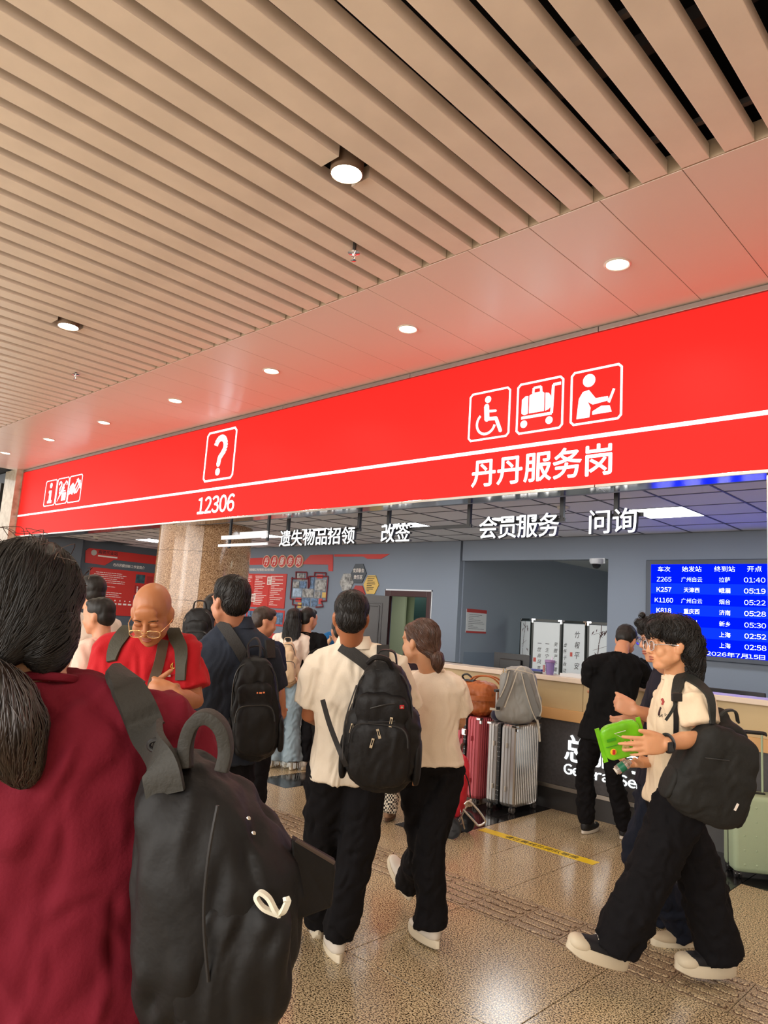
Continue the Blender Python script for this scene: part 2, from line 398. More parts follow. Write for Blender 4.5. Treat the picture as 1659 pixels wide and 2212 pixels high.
# tactile paving strip: tiles with raised bars
tt = None; gv = None; gb = MB()
for q in range(5):
    yc = .045+q*.0785; L0, L1, r = .012, TP-.012, .0235
    gb.rings([[(x, y, z_) for x, y in [(L1-r+r*math.cos(a), yc+r*math.sin(a)) for a in np.linspace(-math.pi/2, math.pi/2, 7)]+[(L0+r+r*math.cos(a), yc+r*math.sin(a)) for a in np.linspace(math.pi/2, 3*math.pi/2, 7)]] for z_ in (-.002, .0009)])
for k in range(-8, 26):
    x0 = -2.655-TP*(k+1)+TP
    x0 = -2.655-TP*k
    if tt is None:
        b = MB().box(.002, TP-.002, 0.002, .404, -.02, 0)
        for q in range(5):
            yc = .045+q*.0785; L0, L1, r = .018, TP-.018, .017
            pr = [(L1-r+r*math.cos(a), yc+r*math.sin(a)) for a in np.linspace(-math.pi/2, math.pi/2, 7)]+[(L0+r+r*math.cos(a), yc+r*math.sin(a)) for a in np.linspace(math.pi/2, 3*math.pi/2, 7)]
            b.rings([[(x, y, -.001) for x, y in pr], [(x, y, .004) for x, y in pr], [((x-TP/2)*.985+TP/2, (y-yc)*.72+yc, .006) for x, y in pr]])
        tt = b.build('tactile_tile', M_gran2); o = tt
    else: o = tt.copy(); COL.objects.link(o)
    o.parent = fl; o.location = (x0, 3.623, 0)
    if gv is None: gv = gb.build('groove_line', mat('groove_grime', srgb(96, 70, 50), .7)); g_ = gv
    else: g_ = gv.copy(); COL.objects.link(g_)
    g_.parent = o
far = struct(MB().box(-20, XJ-T*9, -6, 6.5, -.03, -.002).build('floor_far_paving', M_gran))
struct(MB().box(XJ+T*5+.01, 5, -6, 6.5, -.03, -.002).build('floor_side_paving', M_gran))
struct(MB().box(-20, 5, -7.9, YJ-6*T-.01, -.03, -.002).build('floor_near_paving', M_gran))
struct(MB().box(-20, 5, 6.51, 15.8, -.03, -.001).build('floor_office', mat('office_floor', srgb(170, 162, 150), .4)))
tp = thing('floor_tape', 'yellow tape stuck on the floor asking people to queue behind the line', 'floor tape', (-3.55, 5.0, 0))
MB().add([(0, 0, .0005), (.99, 0, .0005), (.99, .1, .0005), (0, .1, .0005), (0, 0, .002), (.99, 0, .002), (.99, .1, .002), (0, .1, .002)], [(0, 3, 2, 1), (4, 5, 6, 7), (0, 1, 5, 4), (1, 2, 6, 5), (2, 3, 7, 6), (3, 0, 4, 7)]).build('tape', mat('yellow_tape', srgb(238, 208, 30), .35), tp)
o = text('请在黄线外排队等候', (-3.32, 5.018, .0021), X_, Y_, .62, .062, M_blk, None, .0006); o.parent = tp; o.matrix_parent_inverse = Matrix.Translation(-tp.location)

# ------------------------------------------------------------------ sign
SY = 6.16
SX0, SX1 = -17.84, 1.6
sg = thing('service_sign', 'long backlit red overhead sign with white pictograms above the service counter', 'sign', (-8, SY, 2.97))
def par(o, p): o.parent = p; o.matrix_parent_inverse = p.matrix_basis.inverted() if p.matrix_basis != Matrix() else Matrix.Translation(-p.location); return o
par(MB().box(SX0, SX1, SY, SY+.06, 2.995, 4.51).build('light_box', M_red), sg)
b = MB()
fr = list(np.arange(SX0, SX1, 2.44))+[SX1]
for i, (a, c) in enumerate(zip(fr[:-1], fr[1:])):
    par(MB().box(a+.003, c-.003, SY-.035, SY+.22, 2.965, 2.995).build('soffit_trim', M_steel, bevel=.003), sg)
    par(MB().box(a+.003, c-.003, SY-.03, SY+.06, 4.51, 4.56).build('top_trim', mat('dull_steel', (.3, .26, .23, 1), .4, .8), bevel=.003), sg)
par(MB().box(SX0-.03, SX0, SY-.03, SY+.22, 2.965, 4.56).build('end_trim', M_steel), sg)
par(MB().box(SX0, SX1, SY-.003, SY, 3.452, 3.492).build('white_stripe', M_white), sg)
def icon(x0, z0, w, h, fw=.04): return Flat((x0, SY, z0), X_, Z_, w, h, .005).frame(fw)
# i
ic = icon(-16.44, 3.61, .58, .56, .034)
ic.disc(.5, .8, .1); ic.poly([(.36, .6), (.6, .6), (.6, .2), (.7, .2), (.7, .1), (.32, .1), (.32, .2), (.42, .2), (.42, .5), (.36, .5)])
par(ic.build('pictogram_information', M_white), sg)
# lost property: ?, umbrella, case
ic = icon(-15.81, 3.61, .57, .56, .034)
ic.arc(.27, .75, .11, 180, -60, .07).stroke([(.32, .66), (.27, .6), (.27, .54)], .07).disc(.27, .45, .045)
ic.poly([(.12, .1), (.55, .78), (.68, .6), (.5, .45)]).stroke([(.6, .7), (.78, .86), (.88, .8), (.86, .72)], .05)
ic.poly([(.5, .12), (.86, .12), (.86, .42), (.5, .42)]).stroke([(.6, .42), (.6, .5), (.76, .5), (.76, .42)], .04)
par(ic.build('pictogram_lost_property', M_white), sg)
# hand with tickets
ic = icon(-15.2, 3.61, .6, .56, .034)
ic.poly([(.06, .3), (.1, .62), (.3, .74), (.5, .6), (.52, .46), (.4, .4), (.34, .28), (.2, .34)]).stroke([(.5, .62), (.68, .86), (.92, .62), (.66, .34)], .05)
ic.stroke([(.55, .4), (.86, .78), (.94, .5), (.6, .84)], .04).poly([(.4, .4), (.58, .5), (.64, .34), (.5, .3)])
par(ic.build('pictogram_ticket', M_white), sg)
# question mark
ic = icon(-10.02, 3.615, .8, .79, .04)
ic.arc(.5, .68, .17, 170, -50, .13, 14).stroke([(.61, .55), (.5, .44), (.48, .32)], .12).disc(.48, .16, .075)
par(ic.build('pictogram_question', M_white), sg)
# wheelchair
ic = icon(-4.73, 3.61, .52, .53, .04)
ic.disc(.46, .83, .075).stroke([(.43, .68), (.45, .42)], .12).stroke([(.45, .42), (.68, .4), (.8, .13)], .075).stroke([(.46, .58), (.66, .56)], .05)
ic.arc(.43, .33, .23, 130, 345, .05, 18)
par(ic.build('pictogram_wheelchair', M_white), sg)
# luggage trolley
ic = icon(-4.11, 3.61, .53, .53, .04)
ic.poly([(.27, .38), (.27, .74), (.36, .78), (.55, .78), (.6, .74), (.6, .38)]).stroke([(.35, .78), (.36, .88), (.52, .88), (.53, .78)], .045, cap=False)
ic.poly([(.1, .4), (.1, .68), (.18, .74), (.24, .74), (.24, .38), (.16, .36)]).poly([(.63, .38), (.63, .74), (.7, .72), (.74, .66), (.74, .44), (.7, .4)])
ic.stroke([(.1, .31), (.77, .31), (.79, .87), (.95, .87)], .055, cap=False).disc(.16, .18, .075).disc(.72, .18, .075)
par(ic.build('pictogram_trolley', M_white), sg)
# person with laptop
ic = icon(-3.485, 3.615, .52, .53, .04)
ic.disc(.36, .8, .125).poly([(.12, .1), (.16, .48), (.24, .6), (.36, .62), (.5, .44), (.74, .44), (.76, .36), (.44, .33), (.34, .4), (.4, .28), (.38, .1)])
ic.poly([(.44, .2), (.44, .14), (.82, .14), (.78, .26), (.62, .28)]).stroke([(.76, .32), (.86, .56)], .045, cap=False)
par(ic.build('pictogram_workplace', M_white), sg)
for s_, x0, z0, w, h in (('12306', -10.1, 3.09, 1.0, .265), ('丹丹服务岗', -4.66, 3.09, 1.61, .3)):
    par(text(s_, (x0, SY-.001, z0), X_, Z_, w, h, M_white, None, .004, .03 if s_ == '12306' else .03), sg)
struct(MB().box(-20, 4, 6.16+.225, 6.16+.3, 2.97, 5.4).build('wall_bulkhead', M_wall))
# stone pillar at the far left end of the sign
pl = struct(MB().box(-18.6, SX0-.035, 5.99, 6.6, 2.6, 4.568).box(-18.6, SX0-.035, 5.99, 6.6, .0, 2.595).build('wall_left_pillar', M_marble))
struct(MB().box(-20, -18.6, 6.05, 6.5, 0, 4.568).build('wall_far_left', M_walld))
struct(MB().box(4.6, 4.7, -8, 6.4, 0, 5.35).build('wall_light_blocker', mat('light_blocker_beige', srgb(200, 180, 155), .5)))  # unseen wall, added to keep world light off the slat sides
wn = struct(MB().box(-19.9, -18.75, 5.97, 6.04, .2, 4.3).build('window_1', mat('dark_bronze', (.05, .045, .04, 1), .4, .5)))
par(MB().box(-19.8, -18.85, 5.96, 5.968, .3, 4.2).build('pane', mat('hazy_glass', srgb(150, 146, 140), .15)), wn)

# ------------------------------------------------------------------ office behind the counter
ZO = 3.05
oc = struct(empty('ceiling_office', (0, 0, ZO)))
struct(MB().box(-18, 2.2, 6.46, 9.9, 3.12, 3.2).build('ceiling_office_slab', M_dark))
LI = [0, 3, 6, 9, 12, 15, 18, -3]
gx, gy = .647, .657
t0 = None
for i in range(-7, 23):
    for j in range(-3, 4):
        x0 = -3.045-gx*(i+1); y0 = 7.84+gy*j
        if j == 3: continue
        if j == 0 and i % 3 == 0: continue
        if y0 < 6.4: y0c, hh = 6.46, y0+gy-6.46
        else: y0c, hh = y0, gy
        if hh < .05: continue
        key = round(hh, 2)
        if t0 is None: t0 = {}
        if key not in t0: o = MB().box(.006, gx-.006, .006, hh-.006, .004, .02).build('ceiling_tile', M_offc, bevel=.002); t0[key] = o
        else: o = t0[key].copy(); COL.objects.link(o)
        o.parent = oc; o.location = (x0, y0c, 0)
b = MB()
for i in range(-7, 24): x = -3.045-gx*i; b.box(x-.011, x+.011, 6.46, 9.83, ZO-.002, ZO+.012)
for j in range(-2, 4): y = 7.84+gy*j; b.box(-18, 2, y-.011, y+.011, ZO-.001, ZO+.012)
par(b.build('ceiling_grid', M_grid), oc)
PL = ['square ceiling panel light right above the departures board', 'square ceiling panel light behind the member service letters', 'square ceiling panel light behind the ticket change letters', 'square ceiling panel light behind the lost property letters', 'square ceiling panel light behind the granite column',
      'square ceiling panel light left of the granite column', 'square ceiling panel light at the far left corner of the office']
for k, i in enumerate((0, 3, 6, 9, 12, 15, 18, -3)):
    x0 = -3.045-gx*(i+1)
    t = thing('panel_light', PL[k] if k < 7 else 'square ceiling panel light of the office beyond the right edge', 'ceiling light', (x0+gx/2, 7.84+gy/2, ZO), 'panel lights in the office ceiling')
    MB().box(-gx/2+.01, gx/2-.01, -gy/2+.01, gy/2-.01, -.004, .01).build('diffuser', M_panlt, t)
    MB().box(-gx/2+.004, gx/2-.004, -gy/2+.004, gy/2-.004, .0, .016).build('frame', M_lampring, t)
for x, y, lb in ((-4.25, 7.4, 'round white smoke detector behind the inquiry letters'), (-15.9, 7.2, 'round air outlet disc in the left office ceiling')):
    t = thing('smoke_detector', lb, 'detector', (x, y, ZO)); MB().lathe((0, 0, 0), [(.001, -.05), (.035, -.05), (.05, -.03), (.07, -.025), (.075, 0)], 20).build('cover', mat('cream_plastic', srgb(205, 200, 190), .5), t, True)
    MB().lathe((0, 0, 0), [(.03, -.058), (.036, -.052), (.036, -.045)], 16).build('sensor', M_blk, t, True)
YB = 9.8
struct(MB().box(-18, -7.585, YB, YB+.1, 0, 2.0).box(-18, -9.28, YB, YB+.1, 2.0, ZO).box(-8.17, -7.585, YB, YB+.1, 2.0, ZO).box(-9.28, -8.17, YB, YB+.1, 2.165, ZO).build('wall_back', M_wall)) if False else None
struct(MB().box(-18, -9.2, YB, YB+.1, 0, ZO+.1).box(-8.22, -7.585, YB, YB+.1, 0, ZO+.1).box(-9.2, -8.22, YB, YB+.1, 2.1, ZO+.1).build('wall_back', M_wall))
struct(MB().box(-7.56, -4.89, YB+.03, YB+.2, 2.707, ZO+.1).box(-4.89, 2.2, YB+.03, YB+.2, 0, ZO+.1).build('wall_back_right', M_wall))
struct(MB().box(-7.66, -7.56, YB+.1, 15.4, 0, ZO+.1).build('wall_alcove_left', M_wall))
par(MB().box(-7.56, -7.553, YB+.2, 15.3, 0, 1.17).build('wainscot', M_wain), bpy.data.objects['wall_alcove_left'])
struct(MB().box(-7.66, 2, 15.3, 15.4, 0, ZO+.1).build('wall_alcove_end', M_wall))
struct(MB().box(-7.6, 2, YB+.2, 15.4, 3.02, 3.1).build('ceiling_alcove', M_offc))
struct(MB().box(-17.37, -17.27, 7.4, YB, 0, ZO+.1).build('wall_left', M_walld))
struct(MB().box(-17.8, -17.05, 6.39, 7.41, 0, 3.12).build('wall_left_front', M_walld))
struct(MB().box(2.1, 2.2, 6.4, YB+.1, 0, ZO+.1).build('wall_right', M_wall))
al = area('corridor_light', (-4.0, 12.2, 2.9), (0, 0, 0), 1.0, 1.0, 34, (.82, 1.0, .86))
# room beyond the open door
struct(MB().box(-13, -12.9, YB+.1, 12.5, 0, 2.8).box(-13, -7.7, 12.4, 12.5, 0, 2.8).build('wall_storeroom', mat('pale_green_wall', srgb(170, 180, 150), .7)))
struct(MB().box(-13, -7.66, YB+.1, 12.5, 2.7, 2.8).build('ceiling_storeroom', M_offc))
area('storeroom_light', (-9.9, 10.9, 2.6), (0, 0, 0), .5, .5, 22, (.95, 1, .85))
# door frame and open leaf
M_mah = mat('mahogany', srgb(58, 30, 32), .35)
M_leaf = mat('door_leaf_paint', srgb(62, 58, 58), .4)
dr = struct(MB().box(-9.28, -9.14, YB-.03, YB+.02, 0, 2.165).box(-8.26, -8.17, YB-.03, YB+.02, 0, 2.165).box(-9.14, -8.26, YB-.03, YB+.02, 2.06, 2.165).build('door_1', M_mah, bevel=.006))
par(MB().box(-9.3, -9.28, YB-.01, YB+.01, 0, 2.19).box(-8.17, -8.15, YB-.01, YB+.01, 0, 2.19).box(-9.3, -8.15, YB-.01, YB+.01, 2.165, 2.19).build('door_surround', mat('white_trim', srgb(215, 218, 222), .5)), dr)
# leaf swings towards the room, hinged on the left jamb
la = math.radians(-139); dx_, dy_ = -math.cos(math.radians(35)), -math.sin(math.radians(35))
hx, hy = -9.14, YB-.04; U = np.array([-.82, -.57, 0]); U = U/np.linalg.norm(U); Nn = np.array([U[1], -U[0], 0])
if Nn[1] > 0: Nn = -Nn
lf = MB().obox(np.array([hx, hy, 1.03])+U*.43, U, Nn, Z_, .43, .022, 1.03).build('door_leaf', M_leaf, bevel=.004); par(lf, dr)
b = MB()
for zc, hz in ((1.5, .42), (.5, .3)):
    for w_, t_ in ((.30, .012), (.25, .02)):
        c0 = np.array([hx, hy, zc])+U*.43+Nn*.024
        for s in (-1, 1):
            b.obox(c0+U*s*w_, U, Nn, Z_, .012, t_, hz-(.3-w_)); b.obox(c0+Z_*s*(hz-(.3-w_)), U, Nn, Z_, w_, t_, .012)
par(b.build('door_moulding', mat('leaf_mould', srgb(40, 36, 38), .35), bevel=.003), lf)
o = MB().cyl(np.array([hx, hy, 1.55])+U*.43+Nn*.02, np.array([hx, hy, 1.55])+U*.43+Nn*.05, .012).build('peephole', M_chrome); par(o, lf)
o = MB().box(-11.6, -10.75, 12.0, 12.05, 0, 2.5).build('pale_curtain', mat('pale_curtain', srgb(190, 195, 170), .8)) ; tag(o, 'pale curtain hanging inside the room behind the open door', 'curtain')
o = MB().box(-9.78, -8.9, 11.2, 11.6, .0, 2.4).build('dark_cupboard', mat('dark_teal', srgb(18, 44, 44), .5)); tag(o, 'dark teal cupboard standing inside the room behind the open door', 'cupboard')

# round granite column
CC = np.array([-11.07, 6.98, 0]); CRR = .80
co = struct(empty('column', (CC[0], CC[1], 0)))
for z0, z1 in ((0, .9), (.9, 1.72), (1.72, 2.54), (2.54, 3.06)):
    zz0, zz1 = z0+.002, z1-.002
    for k in range(4):
        a0, a1 = math.radians(-35+90*k)+.002, math.radians(55+90*k)-.002
        A = np.linspace(a0, a1, 14)
        b = MB()
        b.rings([[(CRR*math.cos(a), CRR*math.sin(a), zz0) for a in A]+[((CRR-.05)*math.cos(a), (CRR-.05)*math.sin(a), zz0) for a in A[::-1]],
                 [(CRR*math.cos(a), CRR*math.sin(a), zz1) for a in A]+[((CRR-.05)*math.cos(a), (CRR-.05)*math.sin(a), zz1) for a in A[::-1]]])
        b.build('stone_slab', M_col, co, True)
MB().lathe((0, 0, 0), [(CRR-.03, 0), (CRR-.03, 3.06)], 32).build('column_core', M_grout, co, True)
# steel post at the right end of the opening
struct(MB().box(-1.735, -1.66, SY+.01, SY+.09, 1.19, 2.965).build('trim_1', M_steel, bevel=.008))

# ------------------------------------------------------------------ hanging letters
M_let = mat('letter_face', (.95, .97, 1, 1), .4, emit=(.93, .97, 1, 1), estr=1.4)
M_lets = mat('letter_side', (.05, .05, .055, 1), .5)
LY = 6.75
def hang(name, lb, body, x0, x1, z0, z1, rods, zb):
    t = thing(name, lb, 'hanging sign', ((x0+x1)/2, LY, ZO), 'lettering hung on black rods')
    par(text(body, (x0, LY, z0), X_, Z_, x1-x0, z1-z0, M_lets, None, .045, .022, 'letter_returns'), t)
    par(text(body, (x0, LY-.046, z0), X_, Z_, x1-x0, z1-z0, M_let, None, .003, .014, 'letter_faces'), t)
    for r in rods: par(MB().box(r-.022, r+.022, LY, LY+.04, zb, ZO).build('rod', M_blk), t)
    par(MB().box(min(rods+[x0])-.0, max(rods+[x1])+.04, LY+.005, LY+.03, zb-.02, zb+.02).build('crossbar', M_blk), t)
hang('hanging_letters', 'white letters for lost property hung on black rods, longest of the four', '遗失物品招领', -8.62, -7.0, 2.605, 2.84, [-8.52, -6.99], 2.80)
hang('hanging_letters', 'white letters for ticket changes hung on black rods, two characters wide at the middle', '改签', -6.5, -6.0, 2.605, 2.845, [-6.44, -5.13], 2.775)
hang('hanging_letters', 'white letters for member service hung on black rods, four characters', '会员服务', -4.93, -3.9, 2.605, 2.86, [-3.9], 2.79)
hang('hanging_letters', 'white letters for inquiries hung on a black rod, nearest the departures board', '问询', -3.55, -3.05, 2.615, 2.86, [-3.29], 2.80)
t = thing('rods_with_smear_bars', 'black hanging rods with pale horizontal bars in front of the granite column', 'hanging sign', (-9.5, LY-.1, ZO))
LB = 6.15
for px, y0, y1 in ((499, 1131, 1184), (581, 1122, 1168)):
    a = ony(px, y0, 6.40); c = ony(px, y1, 6.40)
    par(MB().box(a[0]-.02, a[0]+.02, 6.39, 6.42, c[2], 2.99).build('rod', M_blk), t)
for (pa, pb, y, hh) in ((520, 578, 1153, .02), (480, 578, 1162, .03), (473, 578, 1179, .02)):  # glowing bars made up in place of a smear, not real sign parts
    a = ony(pa, y, 6.38); c = ony(pb, y, 6.38)
    par(MB().box(a[0], c[0], 6.36, 6.385, a[2]-hh, a[2]+hh).build('smear_bar', mat('smear_bar', (.6, .6, .6, 1), .3, emit=(.9, .92, .95, 1), estr=.45)), t)

# ------------------------------------------------------------------ departures board
b_ = thing('departures_board', 'large blue LED departures board with white and yellow train times', 'screen', (-3.3, YB, 1.4))
par(MB().box(-4.29, -1.6, YB-.05, YB+.029, 1.37, 2.68).build('frame', mat('board_frame', srgb(52, 60, 72), .45), bevel=.008), b_)
M_led = mat('led_blue', (0, 0, .02, 1), .9, spec=0, emit=(.0, .008, 1.0, 1), estr=1.5)
M_led2 = mat('led_blue_pale', (0, 0, .02, 1), .9, spec=0, emit=(.003, .03, 1.0, 1), estr=1.5)
SZ1, SZ0 = 2.615, 1.43
par(MB().box(-4.215, -1.68, YB-.056, YB-.05, SZ0, SZ1).build('screen_panel', M_led), b_)
rh = .147
for r in (2, 4, 6): par(MB().box(-4.21, -1.69, YB-.058, YB-.056, SZ1-.064-.142*r-.05, SZ1-.064-.142*r+.09).build('screen_row', M_led2), b_)
M_tw = mat('led_white', (1, 1, 1, 1), .4, emit=(.7, .9, 1, 1), estr=1.0); M_ty = mat('led_yellow', (1, 1, .6, 1), .4, emit=(1, .98, .5, 1), estr=1.3)
M_td = mat('led_dim', (1, 1, 1, 1), .4, emit=(.35, .6, 1, 1), estr=1.0)
rows = [('车次', '始发站', '终到站', '开点', M_tw), ('Z265', '广州白云', '拉萨', '01:40', M_td), ('K257', '天津西', '峨眉', '05:19', M_ty), ('K1160', '广州白云', '烟台', '05:22', M_td), ('K818', '重庆西', '济南', '05:28', M_ty),
        ('K418', '郑州', '新乡', '05:30', M_tw), ('T110', '上海', '上海', '02:52', M_ty), ('K738', '上海', '上海', '02:58', M_tw)]
cxs = [-4.05, -3.7, -3.25, -2.9]
cols_px = [(1421, 1447), (1474, 1514), (1545, 1586), (1616, 1645)]
for ri, row in enumerate(rows):
    zc = ony(1630, (1229, 1253, 1277, 1302, 1326, 1351, 1375, 1399)[ri], YB-.058)[2]
    for ci in range(4):
        a = ony(cols_px[ci][0], 1300, YB-.06)[0]; c = ony(cols_px[ci][1], 1300, YB-.06)[0]
        s_ = row[ci]; mid = (a+c)/2; n = len(s_); wd = (.050*n if ci in (0, 3) else .068*n); h = .062 if ci in (0, 3) else .066
        if ri == 0: wd = .085*n; h = .072
        par(text(s_, (mid-wd/2, YB-.058, zc-h/2), X_, Z_, wd, h, row[4], None, .002, .006 if row[4] is M_ty else .001), b_)
par(text('2026年7月15日  星期三', (-3.47, YB-.058, ony(1630, 1424, YB-.058)[2]), X_, Z_, 1.05, .06, M_tw, None, .002, .0), b_)

# ------------------------------------------------------------------ wall graphics
M_pr = mat('poster_red', srgb(196, 46, 36), .45); M_prd = mat('poster_red_dark', srgb(160, 40, 36), .45); M_pw = mat('print_white', srgb(235, 225, 215), .6); M_pg = mat('print_gold', srgb(206, 170, 88), .5)
M_frm = mat('lattice_red', srgb(120, 26, 36), .45); M_pb = mat('photo_blue', srgb(80, 108, 140), .4, noise=(14, .9)); M_pp = mat('photo_grey', srgb(140, 138, 134), .4, noise=(16, .8)); M_black = mat('print_black', srgb(28, 28, 30), .6)
def lines(origin, ux, uy, w, h, n, seed, m=M_pw, th=.35):
    r = random.Random(seed); b = MB(); un = np.cross(nrm(ux), nrm(uy)); o = np.asarray(origin, float)
    for i in range(n):
        y = h*(1-(i+.5)/n); x = 0 if r.random() > .25 else .04*w; end = w*r.uniform(.55, 1) if r.random() > .2 else w*.3
        while x < end:
            l = r.uniform(.03, .12)*w; l = min(l, end-x)
            b.poly([o+ux*x+uy*y, o+ux*(x+l)+uy*y, o+ux*(x+l)+uy*(y+h/n*th), o+ux*x+uy*(y+h/n*th)], un*.0015); x += l+.012*w
    return b
wy = YB-.012
# banner with five round character plates
bn = thing('wall_banner', 'red board banner carrying five round plates with white characters', 'wall banner', (-12.4, YB, 2.7))
def outl(pts, dep=.012, y=YB): return MB().poly([(x, y, z) for x, z in pts], (0, -dep, 0))
par(outl([(-14.6, 2.80), (-14.6, 2.665), (-13.0, 2.665), (-12.93, 2.69), (-13.03, 2.82), (-13.16, 2.825)]).build('banner_left', M_pr), bn)
par(outl([(-11.72, 2.70), (-11.5, 2.86), (-10.81, 2.86), (-10.78, 2.52), (-10.91, 2.525), (-10.93, 2.655), (-11.72, 2.665)]).build('banner_right', M_pr), bn)
for k, ch in enumerate('丹丹服务岗'):
    xc = -12.97+.28*k; zc = 2.735
    p_ = par(MB().cyl((xc, YB, zc), (xc, YB-.03, zc), .14, 32).build('plate', mat('plate_cream', srgb(226, 190, 160), .4)), bn)
    o = MB().cyl((xc, YB-.03, zc), (xc, YB-.034, zc), .122, 32).build('plate_face', M_pr); par(o, p_)
    par(text(ch, (xc-.075, YB-.034, zc-.078), X_, Z_, .15, .16, M_pw, None, .003, .02, shear=.2), p_)
o = text('丹丹劳模创新工作室管理办法及相关制度', (-13.75, YB-.001, 2.525), X_, Z_, 1.05, .06, M_pw, None, .003, .012); par(o, bn)
bd = thing('red_stripe_board', 'thin red stripe board ending in an arrow shape, over the hexagons', 'wall banner', (-10, YB, 2.8))
par(outl([(-10.77, 2.862), (-9.24, 2.846), (-9.46, 2.755), (-9.82, 2.76), (-9.93, 2.805), (-10.77, 2.815)]).build('board', M_pr), bd)
# rule panels
rp = thing('rules_poster', 'three red rule panels side by side covered in small white print', 'poster', (-13, YB, 1.7))
for k in range(3):
    xa = -13.98+.585*k+.005; xb = xa+.578
    p_ = par(MB().box(xa, xb, YB-.015, YB, 1.72, 2.462).build('panel', M_pr), rp)
    par(lines((xa+.05, YB-.015, 1.76), X_, Z_, .47, .66, 17, 11+k).build('small_print', M_pw), p_)
for (xa, za) in ((-13.42, 1.83), (-12.88, 2.22)):
    p_ = par(MB().box(xa, xa+.15, YB-.025, YB-.015, za, za+.18).build('label_card', M_pw), rp)
    par(text('规范', (xa+.02, YB-.0255, za+.1), X_, Z_, .11, .06, M_prd, None, .001, .02), p_); par(text('服务', (xa+.02, YB-.0255, za+.02), X_, Z_, .11, .06, M_prd, None, .001, .02), p_)
pp_ = thing('photo_board', 'red edged strip of blue photographs under the rule panels', 'poster', (-13, YB, 1.3))
par(MB().box(-14.0, -12.2, YB-.01, YB, 1.34, 1.68).build('board', M_pr), pp_)
for k in range(4): par(MB().box(-13.95+.44*k, -13.56+.44*k, YB-.014, YB-.01, 1.38, 1.63).build('photograph', M_pb), pp_)
par(MB().box(-14.0, -12.1, YB-.01, YB, 1.02, 1.18).build('lower_strip', M_pr), pp_)
# lattice photo collage
cg = thing('photo_collage', 'photo collage in a dark red lattice frame on the office wall', 'picture', (-11.3, YB, 1.9))
def q7(a, c): return ony(500+a/3.6065, 1180+c/3.6065, YB-.01)
def lat(*pts):
    b = MB()
    for (a, c) in zip(pts[:-1], pts[1:]):
        p, q = q7(*a), q7(*c); b.tube([(p[0], YB-.02, p[2]), (q[0], YB-.02, q[2])], .014, 6)
    return b
b = lat((505, 200), (590, 203), (588, 255), (610, 235), (755, 235), (740, 425)); b.v = b.v
for L in [[(468, 252), (600, 255), (600, 330)], [(475, 240), (460, 410), (545, 415)], [(505, 200), (505, 255)], [(650, 205), (738, 208), (735, 235)], [(650, 205), (648, 235)], [(612, 235), (610, 320)], [(480, 415), (478, 455), (545, 460)], [(745, 425), (700, 428), (715, 470), (660, 475)], [(500, 460), (498, 500), (545, 505)]]:
    l2 = lat(*L); n = len(b.v); b.v += l2.v; b.f += [tuple(i+n for i in f) for f in l2.f]
par(b.build('lattice_frame', M_frm), cg)
for i, (a0, c0, a1, c1, m_) in enumerate([(510, 212, 570, 268, M_pp), (478, 275, 528, 322, M_pp), (530, 275, 582, 325, M_pb), (475, 330, 548, 392, mat('photo_sky', srgb(150, 170, 190), .4, noise=(10, .5))), (552, 335, 640, 395, M_pp), (615, 245, 645, 330, M_pb), (650, 262, 738, 345, M_pp), (645, 352, 695, 402, M_pp), (705, 360, 737, 400, M_pg), (498, 402, 542, 432, M_pr), (548, 405, 610, 465, M_pb), (620, 410, 668, 468, M_pb), (678, 408, 706, 450, M_pr), (665, 220, 712, 250, M_pr), (515, 440, 545, 480, M_pg), (545, 468, 600, 500, M_pp)]):
    p, q = q7(a0, c1), q7(a1, c0)
    par(MB().box(p[0], q[0], YB-.012-.001*(i % 3), YB, p[2], q[2]).build('photograph', m_), cg)
# hexagons
def hexa(px, py, r, m, name, lb, body=None):
    c = ony(px, py, YB-.01); t = thing(name, lb, 'wall plaque', (c[0], YB, c[2]))
    pts = [(c[0]+r*math.cos(math.radians(60*k)), YB, c[2]+r*math.sin(math.radians(60*k))) for k in range(6)]
    par(MB().poly(pts, (0, -.02, 0)).build('plaque', m, bevel=.004), t); return t, c
t, c = hexa(775, 1239, .215, mat('slate_print', srgb(56, 62, 70), .4), 'hexagon_plaque', 'dark slate hexagon plaque with two lines of white characters')
par(text('党员联合', (c[0]-.15, YB-.0205, c[2]+.02), X_, Z_, .3, .08, M_pw, None, .002, .015), t); par(text('责任区', (c[0]-.12, YB-.0205, c[2]-.11), X_, Z_, .24, .08, M_pw, None, .002, .015), t)
t, c = hexa(802, 1263, .205, M_pg, 'hexagon_plaque', 'golden hexagon plaque with small dark print'); par(lines((c[0]-.11, YB-.02, c[2]-.14), X_, Z_, .24, .3, 9, 5, m=M_black).build('small_print', M_black), t)
t, c = hexa(749, 1258, .20, M_pp, 'hexagon_plaque', 'hexagon plaque showing a grey group photograph')
t, c = hexa(774, 1284, .195, M_prd, 'hexagon_plaque', 'red hexagon plaque between the golden one and the photograph')
